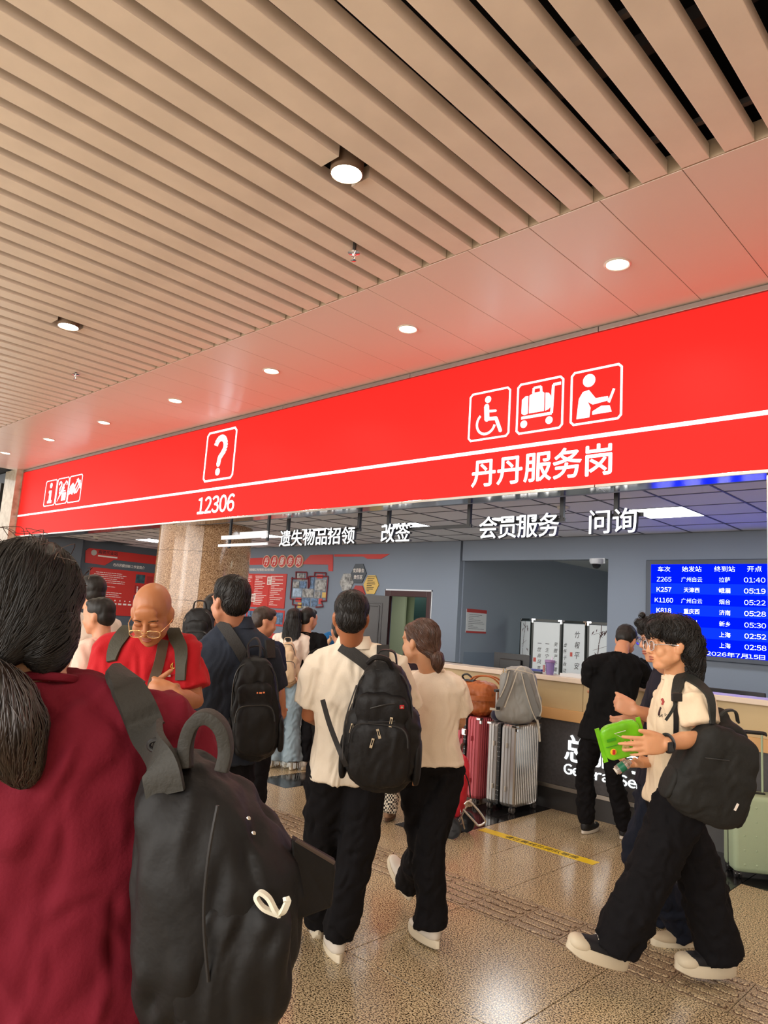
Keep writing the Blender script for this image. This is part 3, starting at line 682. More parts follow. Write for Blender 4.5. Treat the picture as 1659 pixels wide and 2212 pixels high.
# left wall boards
XL = -17.26
def lx(px, py): return onx(px, py, XL)
def quad(name, pix, m, dep=.012, parent=None, off=0.0):
    P = [lx(*p) for p in pix]; P = [np.array([XL+off, p[1], p[2]]) for p in P]
    return par(MB().poly(P, (dep, 0, 0)).build(name, m), parent)
t = thing('workshop_board', 'large red wall board with white print left of the granite column', 'poster', (XL, 8.5, 1.3))
quad('header_board', [(184, 1238-4), (183, 1215), (185, 1190), (192, 1186), (330, 1201), (330, 1217), (224, 1207), (213, 1217)], M_pr, parent=t) if False else None
def ly(y, z): return (XL, y, z)
par(MB().poly([ly(7.6, 2.60), ly(7.58, 2.8), ly(7.66, 2.88), ly(9.6, 2.88), ly(9.6, 2.66), ly(8.32, 2.66), ly(8.1, 2.50), ly(7.6, 2.52)], (.012, 0, 0)).build('header_board', M_pr), t)
par(MB().cyl((XL+.012, 7.79, 2.78), (XL+.02, 7.79, 2.78), .07, 20).build('round_emblem', mat('emblem_grey', srgb(180, 175, 165), .4)), t)
par(text('高铁乐业站', (XL+.012, 7.9, 2.77), Y_, Z_, .5, .09, M_black, None, .002, .02), t)
par(MB().box(XL+.012, XL+.014, 7.9, 8.4, 2.70, 2.735).build('emblem_line', M_pw), t)
par(text('丹丹劳模创新工作室简介', (XL, 8.32, 2.50), Y_, Z_, .85, .08, M_pw, None, .003, .012), t)
p_ = par(MB().box(XL, XL+.015, 7.76, 9.7, 1.30, 2.43).build('panel', M_pr), t)
par(lines((XL+.015, 7.86, 1.72), Y_, Z_, 1.0, .62, 13, 3, th=.28).build('small_print', M_pw), p_)
b = MB()
for k in range(5): b.box(XL+.015, XL+.018, 8.3+.13*k, 8.39+.13*k, 1.56, 1.6); b.cyl((XL+.015, 8.34+.13*k, 1.66), (XL+.018, 8.34+.13*k, 1.66), .018, 10)
par(b.build('milestone_marks', M_pw), p_)
for y0, y1, z0, z1, m_ in ((8.95, 9.2, 2.14, 2.36, mat('photo_teal', srgb(50, 78, 84), .4, noise=(9, .7))), (8.95, 9.1, 1.88, 2.08, M_prd), (8.95, 9.2, 1.58, 1.83, M_pb), (9.25, 9.42, 2.16, 2.34, M_prd)): par(MB().box(XL+.015, XL+.019, y0, y1, z0, z1).build('photograph', m_), p_)
par(text('i', (XL+.019, 9.0, 1.9), Y_, Z_, .04, .15, M_pw, None, .002, .03), p_)
c = thing('certificate', 'pale framed certificate on the grey pier', 'certificate', (-17.05, 6.9, 2.45))
par(MB().box(-17.05, -17.03, 6.68, 7.16, 2.29, 2.64).build('frame', mat('silver_frame', srgb(190, 188, 180), .4), bevel=.004), c)
par(MB().box(-17.03, -17.027, 6.70, 7.14, 2.31, 2.62).build('paper', mat('cream_paper', srgb(205, 200, 180), .7)), c)
par(lines((-17.027, 6.76, 2.36), Y_, Z_, .3, .2, 5, 9).build('small_print', M_pg), c)
c = thing('wall_notice', 'small white notice box on the stone pillar at the far left', 'notice', (-18.3, 5.98, 2.3))
a0 = ony(2, 1197, 5.98); a1 = ony(9, 1176, 5.98)
par(MB().box(a0[0]-.12, a1[0], 5.95, 5.99, a0[2]-.1, a1[2]).build('panel', mat('notice_white', srgb(220, 225, 230), .4, emit=(.8, .9, 1, 1), estr=.3)), c)
# notice on the alcove wall
c = thing('wall_poster', 'small white poster with red header and footer on the alcove wall', 'poster', (-7.56, 10.1, 1.7))
par(MB().box(-7.56, -7.552, 10.02, 10.6, 1.50, 1.90).build('sheet', mat('poster_white', srgb(190, 192, 194), .6)), c)
par(MB().box(-7.552, -7.548, 10.02, 10.6, 1.845, 1.905).build('header', M_prd), c); par(MB().box(-7.552, -7.548, 10.02, 10.6, 1.497, 1.53).build('footer', M_prd), c)
par(lines((-7.552, 10.08, 1.55), Y_, Z_, .46, .27, 9, 21, m=M_black, th=.25).build('small_print', M_walld), c)
# dome camera
c = thing('security_camera', 'white dome security camera under the alcove lintel', 'camera', (-5.05, YB-.02, 2.66))
MB().lathe((0, 0, 0), [(.001, .045), (.1, .045), (.1, 0), (.085, -.03), (.06, -.035)], 24).build('housing', mat('white_plastic', srgb(205, 208, 212), .35), c, True)
MB().lathe((0, 0, 0), [(.001, -.1), (.03, -.095), (.055, -.07), (.065, -.035)], 20).build('dome', mat('smoked_dome', (.01, .01, .012, 1), .08), c, True)
MB().box(-.03, .12, .02, .05, -.02, .06).build('bracket', mat('white_plastic'), c)
# ------------------------------------------------------------------ soft solids: overlapping shapes fused by a voxel remesh
def remesh(mb, vox, smooth=4, factor=.5):
    me = mb.mesh('fuse'); o = bpy.data.objects.new('fuse', me); COL.objects.link(o)
    import bmesh
    bm = bmesh.new(); bm.from_mesh(me); bmesh.ops.recalc_face_normals(bm, faces=bm.faces); bm.to_mesh(me); bm.free()
    r = o.modifiers.new('r', 'REMESH'); r.mode = 'VOXEL'; r.voxel_size = vox; r.adaptivity = 0
    if smooth: s = o.modifiers.new('s', 'SMOOTH'); s.factor = factor; s.iterations = smooth
    dg = bpy.context.evaluated_depsgraph_get()
    out = bpy.data.meshes.new_from_object(o.evaluated_get(dg)); bpy.data.objects.remove(o); return out
def coords(me):
    v = np.zeros(len(me.vertices)*3, np.float32); me.vertices.foreach_get('co', v); return v.reshape(-1, 3).astype(float)
def normals(me):
    v = np.zeros(len(me.vertices)*3, np.float32); me.vertex_normals.foreach_get('vector', v); return v.reshape(-1, 3).astype(float)
def setco(me, v): me.vertices.foreach_set('co', np.asarray(v, np.float32).ravel()); me.update()
def wrinkle(me, amp, freq=9, stretch=(1, 1, .35), seed=0, sharp=1.0, crease=.0):
    """cloth folds: domain-warped sines pushed along the normals; stretch <1 lengthens folds on that axis"""
    r = np.random.RandomState(seed); v = coords(me); n = normals(me); q = v*np.array(stretch)*(freq*3.6 if freq < 20 else freq)
    w = np.zeros(len(v)); q = q+.55*np.sin(q[:, [1, 2, 0]]*1.7+r.rand(3)*6)
    for k in range(7):
        d = r.normal(size=3); d /= np.linalg.norm(d); f = 1.0+.45*k
        w += np.sin(q@d*f+r.rand()*6.28)/(1+.4*k)
    q2 = q*2.7+1.3*np.sin(q[:, [2, 0, 1]]*1.1)
    for k in range(4):
        d = r.normal(size=3); d /= np.linalg.norm(d); w += .42*np.sin(q2@d*(1+.3*k)+r.rand()*6.28)
    w /= 2.4; w = np.sign(w)*np.abs(w)**sharp
    setco(me, v+n*(w*amp)[:, None]); return me
def ellip(mb, c, r, R=None, n=16, m=10):
    c = np.asarray(c, float); R = np.eye(3) if R is None else np.asarray(R, float)  # columns axes
    rr = []
    for i in range(m+1):
        a = -math.pi/2+math.pi*i/m; a = max(min(a, 1.55), -1.55)
        rr.append([c+R@np.array([r[0]*math.cos(a)*math.cos(2*math.pi*k/n), r[1]*math.cos(a)*math.sin(2*math.pi*k/n), r[2]*math.sin(a)]) for k in range(n)])
    mb.rings(rr); return mb
def rcone(mb, a, b, ra, rb, n=14):
    """tapered limb with round ends"""
    a, b = np.asarray(a, float), np.asarray(b, float); t = nrm(b-a)
    pts = [a-t*ra*.98, a-t*ra*.7, a-t*ra*.3, a, b, b+t*rb*.3, b+t*rb*.7, b+t*rb*.98]
    rad = [ra*.2, ra*.7, ra*.95, ra, rb, rb*.95, rb*.7, rb*.2]
    mb.tube(pts, rad, n); return mb
def limb(mb, pts, rad, n=16, r2=None, up=None):
    """curved limb through points with round ends"""
    P = [np.asarray(p, float) for p in pts]; t0 = nrm(P[0]-P[1]); t1 = nrm(P[-1]-P[-2]); r2 = r2 or rad
    P2 = [P[0]+t0*rad[0]*.9, P[0]+t0*rad[0]*.6]+P+[P[-1]+t1*rad[-1]*.6, P[-1]+t1*rad[-1]*.9]
    mb.tube(P2, [rad[0]*.3, rad[0]*.8]+list(rad)+[rad[-1]*.8, rad[-1]*.3], n, r2=[r2[0]*.3, r2[0]*.8]+list(r2)+[r2[-1]*.8, r2[-1]*.3], up=up); return mb
def superbox(mb, c, ax, ay, az, hx, hy, hz, p=3.2, n=24, m=14, taper=0.0, bulge=0.0):
    """pillowy box; taper narrows towards +az"""
    c, ax, ay, az = [np.asarray(q, float) for q in (c, ax, ay, az)]; rr = []
    for i in range(m+1):
        a = -math.pi/2*.985+math.pi*.985*i/m; sa, ca = math.sin(a), math.cos(a)
        z = math.copysign(abs(sa)**(2/p), sa); k = abs(ca)**(2/p); s = 1-taper*(z+1)/2; ring = []
        for j in range(n):
            b = 2*math.pi*j/n; sb, cb = math.sin(b), math.cos(b)
            x = math.copysign(abs(cb)**(2/p), cb)*k*s; y = math.copysign(abs(sb)**(2/p), sb)*k*(1-taper*.7*(z+1)/2)
            ring.append(c+ax*x*hx+ay*y*hy+az*z*hz)
        rr.append(ring)
    mb.rings(rr); return mb
def soft(name, mb, m, parent=None, vox=.012, smooth=4, wr=None):
    me = remesh(mb, vox, smooth)
    if wr: wrinkle(me, **wr)
    o = link(name, me, m, None, True)
    if parent is not None: par(o, parent)
    return o
def P_(name, mb, m, parent, smooth=True, bevel=0.0): return par(mb.build(name, m, None, smooth, bevel), parent)

# ------------------------------------------------------------------ counter
M_ctop = mat('counter_top', srgb(214, 196, 178), .3); M_fas = mat('counter_fascia', srgb(196, 172, 128), .5, noise=(2, .06)); M_cstrip = mat('counter_ledge', srgb(206, 160, 104), .5)
M_cdark = mat('counter_front', srgb(66, 64, 66), .45, noise=(40, .2)); M_kick = mat('counter_kick', srgb(46, 44, 44), .4)
ct = thing('service_counter', 'long beige and dark grey service counter under the red sign', 'counter', (-4, SY, 0))
CX0, CX1 = -10.2, 2.0
P_('worktop', MB().box(CX0, CX1, SY-.05, SY+.26, 1.152, 1.196), M_ctop, ct, False, .005)
js = [CX0]+list(np.arange(-9.0, CX1, 1.9))+[CX1]
for a, c in zip(js[:-1], js[1:]):
    P_('fascia_panel', MB().box(a+.002, c-.002, SY+.03, SY+.06, .90, 1.152), M_fas, ct, False, .001)
    P_('front_panel', MB().box(a+.002, c-.002, SY+.02, SY+.06, .22, .80), M_cdark, ct, False, .001)
P_('ledge', MB().box(CX0, CX1, SY+.0, SY+.06, .80, .90), M_cstrip, ct, False, .003)
P_('metal_strip', MB().box(CX0, CX1, SY+.008, SY+.06, .182, .218), mat('bronze_strip', (.42, .38, .33, 1), .3, .9), ct, False, .002)
P_('kick_board', MB().box(CX0, CX1, SY+.02, SY+.06, 0, .182), M_kick, ct, False)
P_('carcass', MB().box(CX0, CX1, SY+.06, SY+.1, 0, 1.152), M_kick, ct, False)
dk_ = thing('office_desk', 'long low desk behind the service counter carrying the monitors', 'desk', (-4, SY+.5, 0))
P_('desktop', MB().box(CX0, CX1, SY+.12, SY+1.0, .72, .758), M_ctop, dk_, False, .003)
P_('desk_panel', MB().box(CX0, CX1, SY+.96, SY+1.0, .0, .72), M_kick, dk_, False)
M_lit = mat('backlit_letter', (1, 1, 1, 1), .4, emit=(.85, .96, 1, 1), estr=1.15)
P_('lettering_chinese', MB(), M_lit, ct) if False else None
par(text('总服务台', (-3.46, SY+.019, .45), X_, Z_, 1.0, .235, M_lit, None, .012, .018), ct)
par(text('General Service', (-3.465, SY+.019, .335), X_, Z_, 1.0, .095, M_lit, None, .010, .02), ct)

# monitors seen from behind
M_mon = mat('monitor_back', srgb(26, 26, 30), .4)
def monitor(lb, xc, y, zt, w=.5, h=.3, rz=0.0):
    t = thing('computer_monitor', lb, 'monitor', (xc, y, .76), 'monitors on the office desk'); t.rotation_euler = (0, 0, rz)
    z = zt-.76
    MB().box(-w/2, w/2, -.012, .012, z-h, z).build('housing', M_mon, t, False, .006)
    MB().box(-w*.3, w*.3, -.045, -.012, z-h*.75, z-h*.2).build('rear_bulge', M_mon, t, False, .012)
    MB().box(-w/2+.012, w/2-.012, .012, .014, z-h+.015, z-.012).build('screen', mat('screen_glow', (0, 0, .05, 1), .3, emit=(.25, .35, .8, 1), estr=.6), t)
    MB().box(-.035, .035, -.03, -.014, .01, z-h*.5).build('stand', M_mon, t, False, .004)
    MB().box(-.12, .12, -.09, .08, 0, .012).build('base', M_mon, t, False, .004)
monitor('black monitor seen from behind, between the grey backpack and the alcove wall', -4.58, 6.95, 1.335, .47, .31)
monitor('black monitor partly hidden behind the ponytailed woman', -5.5, 6.95, 1.175, .46, .3)
monitor('low black monitor left of the leaning man in black', -3.66, 6.95, 1.165, .42, .28)
monitor('wide black monitor under the departures board', -2.24, 6.95, 1.20, .52, .31)
# tumbler and small things on the counter
t = thing('tumbler', 'translucent purple tumbler with a lid on the counter beside the grey backpack', 'cup', (-3.68, 6.24, 1.196))
M_pur = mat('purple_plastic', srgb(170, 150, 215), .15, trans=.55); M_pur2 = mat('purple_lid', srgb(140, 110, 160), .3)
MB().lathe((0, 0, 0), [(.001, .001), (.034, .001), (.044, .12), (.041, .12), (.032, .006), (.001, .006)], 24).build('cup', M_pur, t, True)
MB().lathe((0, 0, 0), [(.045, .115), (.049, .118), (.049, .135), (.044, .14), (.001, .14)], 24).build('lid', M_pur2, t, True)
MB().tube([(.015, 0, .01), (.02, 0, .17)], .005, 8).build('straw', mat('straw', srgb(220, 200, 230), .4), t)
MB().box(-.05, -.028, -.05, -.04, .02, .09).build('tag', mat('dusky_pink', srgb(150, 96, 100), .5), t, False, .003)
t = thing('stapler', 'blue stapler lying on the counter next to the tumbler', 'stapler', (-3.84, 6.26, 1.196))
MB().box(-.07, .06, -.02, .02, 0, .014).build('base', M_blk, t, False, .004); MB().box(-.065, .065, -.018, .018, .018, .04).build('arm', mat('stapler_blue', srgb(30, 44, 130), .35), t, False, .006)
t = thing('paper_tray', 'white paper tray lying on the counter right of the tumbler', 'tray', (-3.40, 6.3, 1.196))
MB().box(-.16, .16, -.08, .08, 0, .006).box(-.16, .16, -.08, -.074, .006, .03).box(-.16, .16, .074, .08, .006, .03).build('tray', mat('white_plastic'), t)
t = thing('document', 'white sheet of paper on the counter under the leaning man\'s hands', 'paper', (-2.62, 6.26, 1.197))
MB().box(-.15, .15, -.105, .105, 0, .003).build('sheet', M_pw, t)

# folding screen
sc_ = thing('folding_screen', 'black framed folding screen with bamboo painting and ink calligraphy', 'folding screen', (-6.2, 11.1, 0))
M_silk = mat('screen_silk', srgb(222, 228, 230), .6); M_sframe = mat('screen_frame', srgb(20, 28, 24), .4); M_ink = mat('ink', srgb(24, 20, 22), .7); M_seal = mat('seal_red', srgb(200, 90, 80), .6)
J = [(-7.30, 11.32), (-6.87, 11.0), (-6.335, 11.1), (-5.82, 11.0), (-5.32, 11.12), (-4.85, 11.0)]
for k in range(5):
    a = np.array([J[k][0], J[k][1], 0]); c = np.array([J[k+1][0], J[k+1][1], 0]); u = nrm(c-a); L = np.linalg.norm(c-a); n_ = np.array([u[1], -u[0], 0]); L2 = L-.012
    mid = (a+c)/2
    p = P_('panel', MB().obox(mid+Z_*.91, u, n_, Z_, L2/2-.03, .006, .85), M_silk, sc_, False)
    b = MB()
    for s in (-1, 1): b.obox(mid+u*s*(L2/2-.015)+Z_*.905, u, n_, Z_, .015, .014, .905); b.obox(mid+Z_*(.905+s*.885), u, n_, Z_, L2/2-.03, .014, .02)
    par(b.build('frame', M_sframe), p)
    b = MB()
    for s in (-1, 1): b.obox(mid+u*s*(L2/2-.03)+Z_*1.8, u, n_, Z_, .032, .017, .012); b.obox(mid+u*s*(L2/2-.012)+Z_*1.775, u, n_, Z_, .012, .017, .03)
    par(b.build('corner_fitting', M_chrome), p)
    o0 = a+n_*.0075
    def col(s, du, zt, h, gap, w=None, m=M_ink):
        for i, ch in enumerate(s): par(text(ch, o0+u*du+Z_*(zt-(i+1)*gap+(h*.4 if ch == '一' else 0)), u, Z_, w or h, h*(.12 if ch == '一' else 1), m, None, .001, .0, 'calligraphy', .25), p)
    if k == 1: col('笑傲严冬霜雪', .41, 1.47, .07, .105); col('一生宁静淡泊', .26, 1.47, .07, .105); col('一世高风亮节', .12, 1.47, .07, .105)
    if k == 2: col('竹報平安', .28, 1.70, .11, .17); col('虚怀千秋功过', .05, 1.47, .07, .105)
    if k in (1, 2):
        q = o0+u*(.05 if k == 1 else .19)+Z_*(1.08 if k == 1 else 1.22)
        par(MB().poly([q, q+u*.05, q+u*.05+Z_*.07, q+Z_*.07], n_*.001).build('seal', M_seal), p)
    if k in (0, 3, 4):
        r = random.Random(k+3); b = MB()
        stem = [(L*.15+r.uniform(-.02, .02)+.02*i, 0.5+.16*i) for i in range(9)]
        def L3(s, z): return o0+u*s+Z_*z
        for (s0_, z0), (s1_, z1) in zip(stem[:-1], stem[1:]): b.poly([L3(s0_-.006, z0), L3(s0_+.006, z0), L3(s1_+.006, z1-.008), L3(s1_-.006, z1-.008)], n_*.001)
        for i in range(16):
            s0_, z0 = r.uniform(.08, L-.12), r.choice([1.68, 1.3, 1.7, 1.05])+r.uniform(-.06, .04); an = r.uniform(-2.4, -.6); ln = r.uniform(.06, .13)
            dx, dz = math.cos(an)*ln, math.sin(an)*ln
            b.poly([L3(s0_, z0), L3(s0_+dx*.5-dz*.1, z0+dz*.5+dx*.1), L3(s0_+dx, z0+dz), L3(s0_+dx*.5+dz*.1, z0+dz*.5-dx*.1)], n_*.001)
        for i in range(4): s0_, z0 = L*.2, 1.6-.25*i; b.poly([L3(s0_, z0), L3(s0_, z0+.005), L3(s0_+.22, z0+.085), L3(s0_+.22, z0+.08)], n_*.001)
        par(b.build('bamboo_painting', mat('ink_brown', srgb(80, 58, 58), .7)), p)

# ------------------------------------------------------------------ suitcases
def wheels(t, hx, hy, M_w, r=.028, z=.055):
    for sx in (-1, 1):
        for sy in (-1, 1):
            x, y = sx*(hx-.035), sy*(hy-.035)
            w = MB().box(x-.02, x+.02, y-.02, y+.02, z-.012, z+.01).build('wheel_fork', M_blk, t, False, .004)
            b = MB()
            for q in (-.012, .012): b.cyl((x+q-.008, y, r), (x+q+.008, y, r), r, 18)
            par2 = b.build('wheel', M_w, t, False, .003)
            MB().cyl((x-.022, y, r), (x+.022, y, r), r*.45, 12).build('hub', M_chrome, t)
def ribcase(name, lb, loc, rz, hx, hy, H, m, ms, handle_t=None, ribs_x=6, ribs_y=9):
    t = thing(name, lb, 'suitcase', loc); t.rotation_euler = (0, 0, rz); z0, z1 = .055, H
    zc, hz = (z0+z1)/2, (z1-z0)/2
    # corrugated shell halves split at the black zipper frame (on the -y face, off centre)
    def shell(xa, xb):
        out = []
        def edge(p, q, n_, amp=.0065):
            k = max(2, int(round(np.hypot(q[0]-p[0], q[1]-p[1])/.030)))
            for i in range(k):
                for f_, h_ in ((0, 0), (.12, 1), (.5, 1), (.62, 0)):
                    s = (i+f_)/k; out.append((p[0]+(q[0]-p[0])*s+n_[0]*h_*amp, p[1]+(q[1]-p[1])*s+n_[1]*h_*amp))
        c = .03
        edge((xa+c, -hy), (xb-c, -hy), (0, -1)); 
        for a in (-60, -30): out.append((xb-c+c*math.cos(math.radians(a)), -hy+c+c*math.sin(math.radians(a))))
        edge((xb, -hy+c), (xb, hy-c), (1, 0))
        for a in (30, 60): out.append((xb-c+c*math.cos(math.radians(a)), hy-c+c*math.sin(math.radians(a))))
        edge((xb-c, hy), (xa+c, hy), (0, 1))
        for a in (120, 150): out.append((xa+c+c*math.cos(math.radians(a)), hy-c+c*math.sin(math.radians(a))))
        edge((xa, hy-c), (xa, -hy+c), (-1, 0))
        for a in (210, 240): out.append((xa+c+c*math.cos(math.radians(a)), -hy+c+c*math.sin(math.radians(a))))
        cx_, cy_ = (xa+xb)/2, 0
        rr = []
        for z, s in ((z0, .90), (z0+.012, .97), (z0+.03, 1), (z1-.03, 1), (z1-.012, .97), (z1, .90)): rr.append([(cx_+(x-cx_)*s, cy_+(y-cy_)*s, z) for x, y in out])
        return MB().rings(rr)
    xm = -.02
    shell(-hx, xm-.013).build('shell_half', m, t); shell(xm+.013, hx).build('shell_half', m, t)
    MB().box(xm-.013, xm+.013, -hy-.003, hy+.003, z0+.004, z1-.001).build('closing_frame', M_blk, t, False, .002)
    b = MB()
    for i in range(16):
        z = z0+.04+(z1-z0-.08)*i/15
        for s in (-1, 1): b.cyl((xm+s*.008, -hy-.003, z), (xm+s*.008, -hy-.0055, z), .0022, 8)
    o = b.build('rivets', M_chrome, t); o['kind'] = 'stuff'
    for z in (zc+.17, zc-.2):
        for s in (-1, 1): MB().box(s*(hx*.45)-.007, s*(hx*.45)+.007, -hy-.02, -hy, z-.022, z+.022).build('foot_stud', ms, t, False, .005)
    for sx in (-1, 1):
        for sy in (-1, 1): MB().box(sx*(hx-.018)-.024, sx*(hx-.018)+.024, sy*(hy-.018)-.024, sy*(hy-.018)+.024, z1-.022, z1+.003).box(sx*(hx-.018)-.012, sx*(hx-.018)+.024*1.05, sy*(hy-.02)-.012, sy*(hy-.015)+.014, z1-.055, z1-.02).build('corner_guard', M_chrome, t, False, .005)
    wheels(t, hx, hy, mat('grey_wheel', srgb(90, 86, 84), .5)); 
    return t
M_alu = mat('suitcase_silver', (.50, .50, .50, 1), .3, .85); M_pink = mat('suitcase_pink', srgb(196, 92, 104), .34, .35)
sv = ribcase('suitcase', 'large silver ribbed suitcase standing by the counter under the grey backpack', (-3.81, 5.865, 0), .02, .15, .215, .755, M_alu, mat('stud_grey', srgb(200, 196, 186), .4))
for x, y in ((-.05, -.1), (.05, -.1)): pass
t = sv
b = MB().tube([(-.13, .12, .75), (-.13, .12, 1.02)], .009, 8).tube([(-.13, -.12, .75), (-.13, -.12, 1.02)], .009, 8); b.build('telescopic_rods', mat('rod_white', srgb(214, 214, 214), .3, .4), t, True)
MB().tube([(-.13, -.15, 1.03), (-.13, .15, 1.03)], .014, 10).build('pull_handle', M_blk, t, True)
pk = ribcase('suitcase', 'large pink ribbed suitcase with chrome corners between the silver one and the trolley', (-4.16, 5.83, 0), -.03, .15, .215, .775, M_pink, M_pink)
b = MB().box(-.045, .005, -.235, -.215, .60, .66).box(-.04, 0, -.242, -.235, .61, .65); b.build('combination_lock', M_chrome, pk, False, .004)
MB().tube(sm([(-.02, -.225, .52), (-.02, -.262, .50), (-.02, -.265, .40), (-.02, -.225, .37)], 5), .009, 10, r2=.014).build('carry_handle', mat('handle_taupe', srgb(120, 104, 92), .35, .4), pk, True)
# mint case
mt = thing('suitcase', 'mint green suitcase with small raised dots behind the wide dark shoulder bag', 'suitcase', (-1.725, 5.80, 0)); mt.rotation_euler = (0, 0, math.atan2(.22, .30)); M_mint = mat('suitcase_mint', srgb(168, 186, 156), .5, bump=(200, .1))
hx, hy = .19, .12
MB().rbox((0, 0, .3), X_, Y_, Z_, hx, hy, .255, .035, 5).build('shell', M_mint, mt, True)
MB().box(-hx-.003, hx+.003, -.004, .004, .06, .545).build('zip_seam', M_blk, mt)
for r_ in range(5):
    for c_ in range(4):
        if (r_, c_) in ((4, 0),): continue
        MB().lathe((-.12+.08*c_, -hy, .10+.095*r_), [(.001, .003), (.005, .0028), (.0075, 0)], 12, (0, -1, 0)).build('dot', M_mint, mt, True)
wheels(mt, hx, hy, M_blk, .03)
b = MB().tube([(-.07, .07, .55), (-.07, .07, .96)], .008, 8).tube([(.07, .07, .55), (.07, .07, .96)], .008, 8); b.build('telescopic_rods', M_mint, mt, True)
MB().tube(sm([(-.09, .07, .955), (-.08, .07, .97), (.08, .07, .97), (.09, .07, .955)], 4), .014, 10).build('pull_handle', M_blk, mt, True)
MB().box(-.06, .06, -.015, .015, .556, .566).build('top_handle', M_blk, mt, False, .004)
# black cases
def blackcase(lb, loc, rz, hx, hy, H):
    t = thing('suitcase', lb, 'suitcase', loc); t.rotation_euler = (0, 0, rz)
    MB().rbox((0, 0, (H+.05)/2), X_, Y_, Z_, hx, hy, (H-.05)/2, .03, 4).build('shell', mat('black_shell', (.01, .01, .012, 1), .4), t, True)
    wheels(t, hx, hy, mat('grey_wheel')); 
    MB().box(-.07, .07, -.012, .012, H, H+.012).build('top_handle', M_blk, t, False, .004); return t
k = blackcase('black suitcase with a white ink splash drawing left of the white polo man\'s elbow', (-6.42, 5.9, 0), .62, .19, .12, .60)
fl2 = Flat((-.12, -.121, .14), X_, Z_, .26, .4)
fl2.arc(.42, .6, .26, 20, 360, .05).stroke([(.5, .35), (.68, .42), (.95, .5)], .05).stroke([(.42, .36), (.42, .12)], .05).stroke([(.3, .4), (.24, .26)], .04).stroke([(.6, .75), (.5, .95), (.75, .98), (.8, .8), (.7, .6)], .04)
fl2.build('white_drawing', M_pw, k)
o = MB().box(-.13, .08, -.122, -.12, .13, .138).build('drawing_caption', M_pw, k)
blackcase('black suitcase standing between the jeans girl and the beige bag queue', (-6.75, 5.35, 0), .2, .1, .15, .55)

# brown bag on the pink case
bb = thing('handbag', 'brown leather holdall lying on top of the pink suitcase', 'bag', (-4.17, 5.78, .775))
M_bag = mat('tan_leather', srgb(176, 96, 44), .45, noise=(8, .15), bump=(30, .2))
b = MB(); superbox(b, (-4.17, 5.78, .935), X_, Y_, Z_, .21, .15, .16, 3.4, taper=.12); soft('body', b, M_bag, bb, .012, 3, dict(amp=.008, freq=14, stretch=(1, 1, .6), seed=3))
P_('side_strap', MB().ribbon(sm([(-4.37, 5.70, .93), (-4.2, 5.622, .94), (-4.02, 5.64, .95), (-3.96, 5.75, .95)], 5), Z_, .045, .006), M_bag, bb)
for k_ in (0, .06): P_('handle', MB().tube(sm([(-4.25, 5.72+k_, 1.08), (-4.15, 5.70+k_, 1.14), (-4.0, 5.74+k_, 1.145), (-3.93, 5.8+k_, 1.07)], 6), .008, 8), M_bag, bb)
P_('buckle', MB().box(-4.30, -4.18, 5.70, 5.78, 1.085, 1.10).tube(sm([(-4.3, 5.72, 1.09), (-4.31, 5.7, 1.13), (-4.25, 5.7, 1.15), (-4.2, 5.72, 1.11)], 4), .009, 8), M_blk, bb, False)
# grey backpack with neck pillow on the silver case
np_ = thing('neck_pillow', 'dark navy neck pillow squeezed under the grey backpack on the silver suitcase', 'pillow', (-3.8, 5.8, .76))
b = MB(); limb(b, sm([(-3.90, 5.70, .815), (-3.93, 5.86, .815), (-3.82, 5.98, .815), (-3.70, 5.90, .815), (-3.71, 5.72, .81)], 5), [.058]*21, 12); soft('cushion', b, mat('navy_plush', srgb(22, 24, 58), .9, sheen=.5), np_, .012, 3)
gb = thing('backpack', 'light grey backpack with white piping sitting on the silver suitcase', 'backpack', (-3.76, 5.72, .86))
M_gbp = mat('grey_nylon', srgb(150, 152, 150), .55, noise=(4, .08), bump=(25, .1)); M_gbp2 = mat('pale_webbing', srgb(196, 190, 176), .6)
tb = 6.22
def g(px, py, dt=0.0): return at(px, py, tb+dt)
cgb = g(1119, 1500, .12); ux_ = nrm(g(1140, 1500)-g(1100, 1500)); upv = nrm(np.array([0, 0, 1])+ux_*(-.02)); bk = np.cross(upv, ux_); fw = -np.cross(ux_, upv)
b = MB(); superbox(b, cgb, ux_, -np.cross(upv, ux_), upv, .178, .10, .245, 3.4, taper=.10); superbox(b, cgb+ux_*.07-upv*.09, ux_, bk, upv, .135, .10, .13, 3); superbox(b, cgb-ux_*.12-upv*.13, ux_, bk, upv, .075, .09, .10, 2.6)
soft('body', b, M_gbp, gb, .012, 3, dict(amp=.006, freq=11, stretch=(1, 1, .5), seed=5))
def gs(pts): return [g(x, y, -.005) for x, y in pts]
for pts, w in (([(1103, 1447), (1096, 1478), (1084, 1510), (1076, 1530)], .055), ([(1131, 1455), (1140, 1480), (1152, 1520), (1163, 1552)], .055)):
    P_('shoulder_strap', MB().ribbon(sm(gs(pts), 6), ux_, w, .014), mat('grey_nylon2', srgb(126, 128, 128), .6), gb, True)
for pts in ([(1117, 1452), (1108, 1480), (1096, 1512), (1090, 1528)], [(1126, 1453), (1135, 1490), (1147, 1530), (1158, 1556)], [(1152, 1458), (1162, 1495), (1170, 1530), (1164, 1552)], [(1100, 1450), (1092, 1480), (1080, 1506)]):
    P_('piping', MB().ribbon(sm([g(x, y, -.016) for x, y in pts], 5), ux_, .008, .006), M_gbp2, gb)
P_('hanging_strap', MB().ribbon(sm([g(1160, 1552, -.02), g(1164, 1575, -.02), g(1166, 1602, -.02)], 4), ux_, .018, .004), M_gbp2, gb)
P_('side_webbing', MB().ribbon([g(1058, 1531, -.0), g(1078, 1533, -.02)], Z_, .02, .004), M_gbp2, gb)
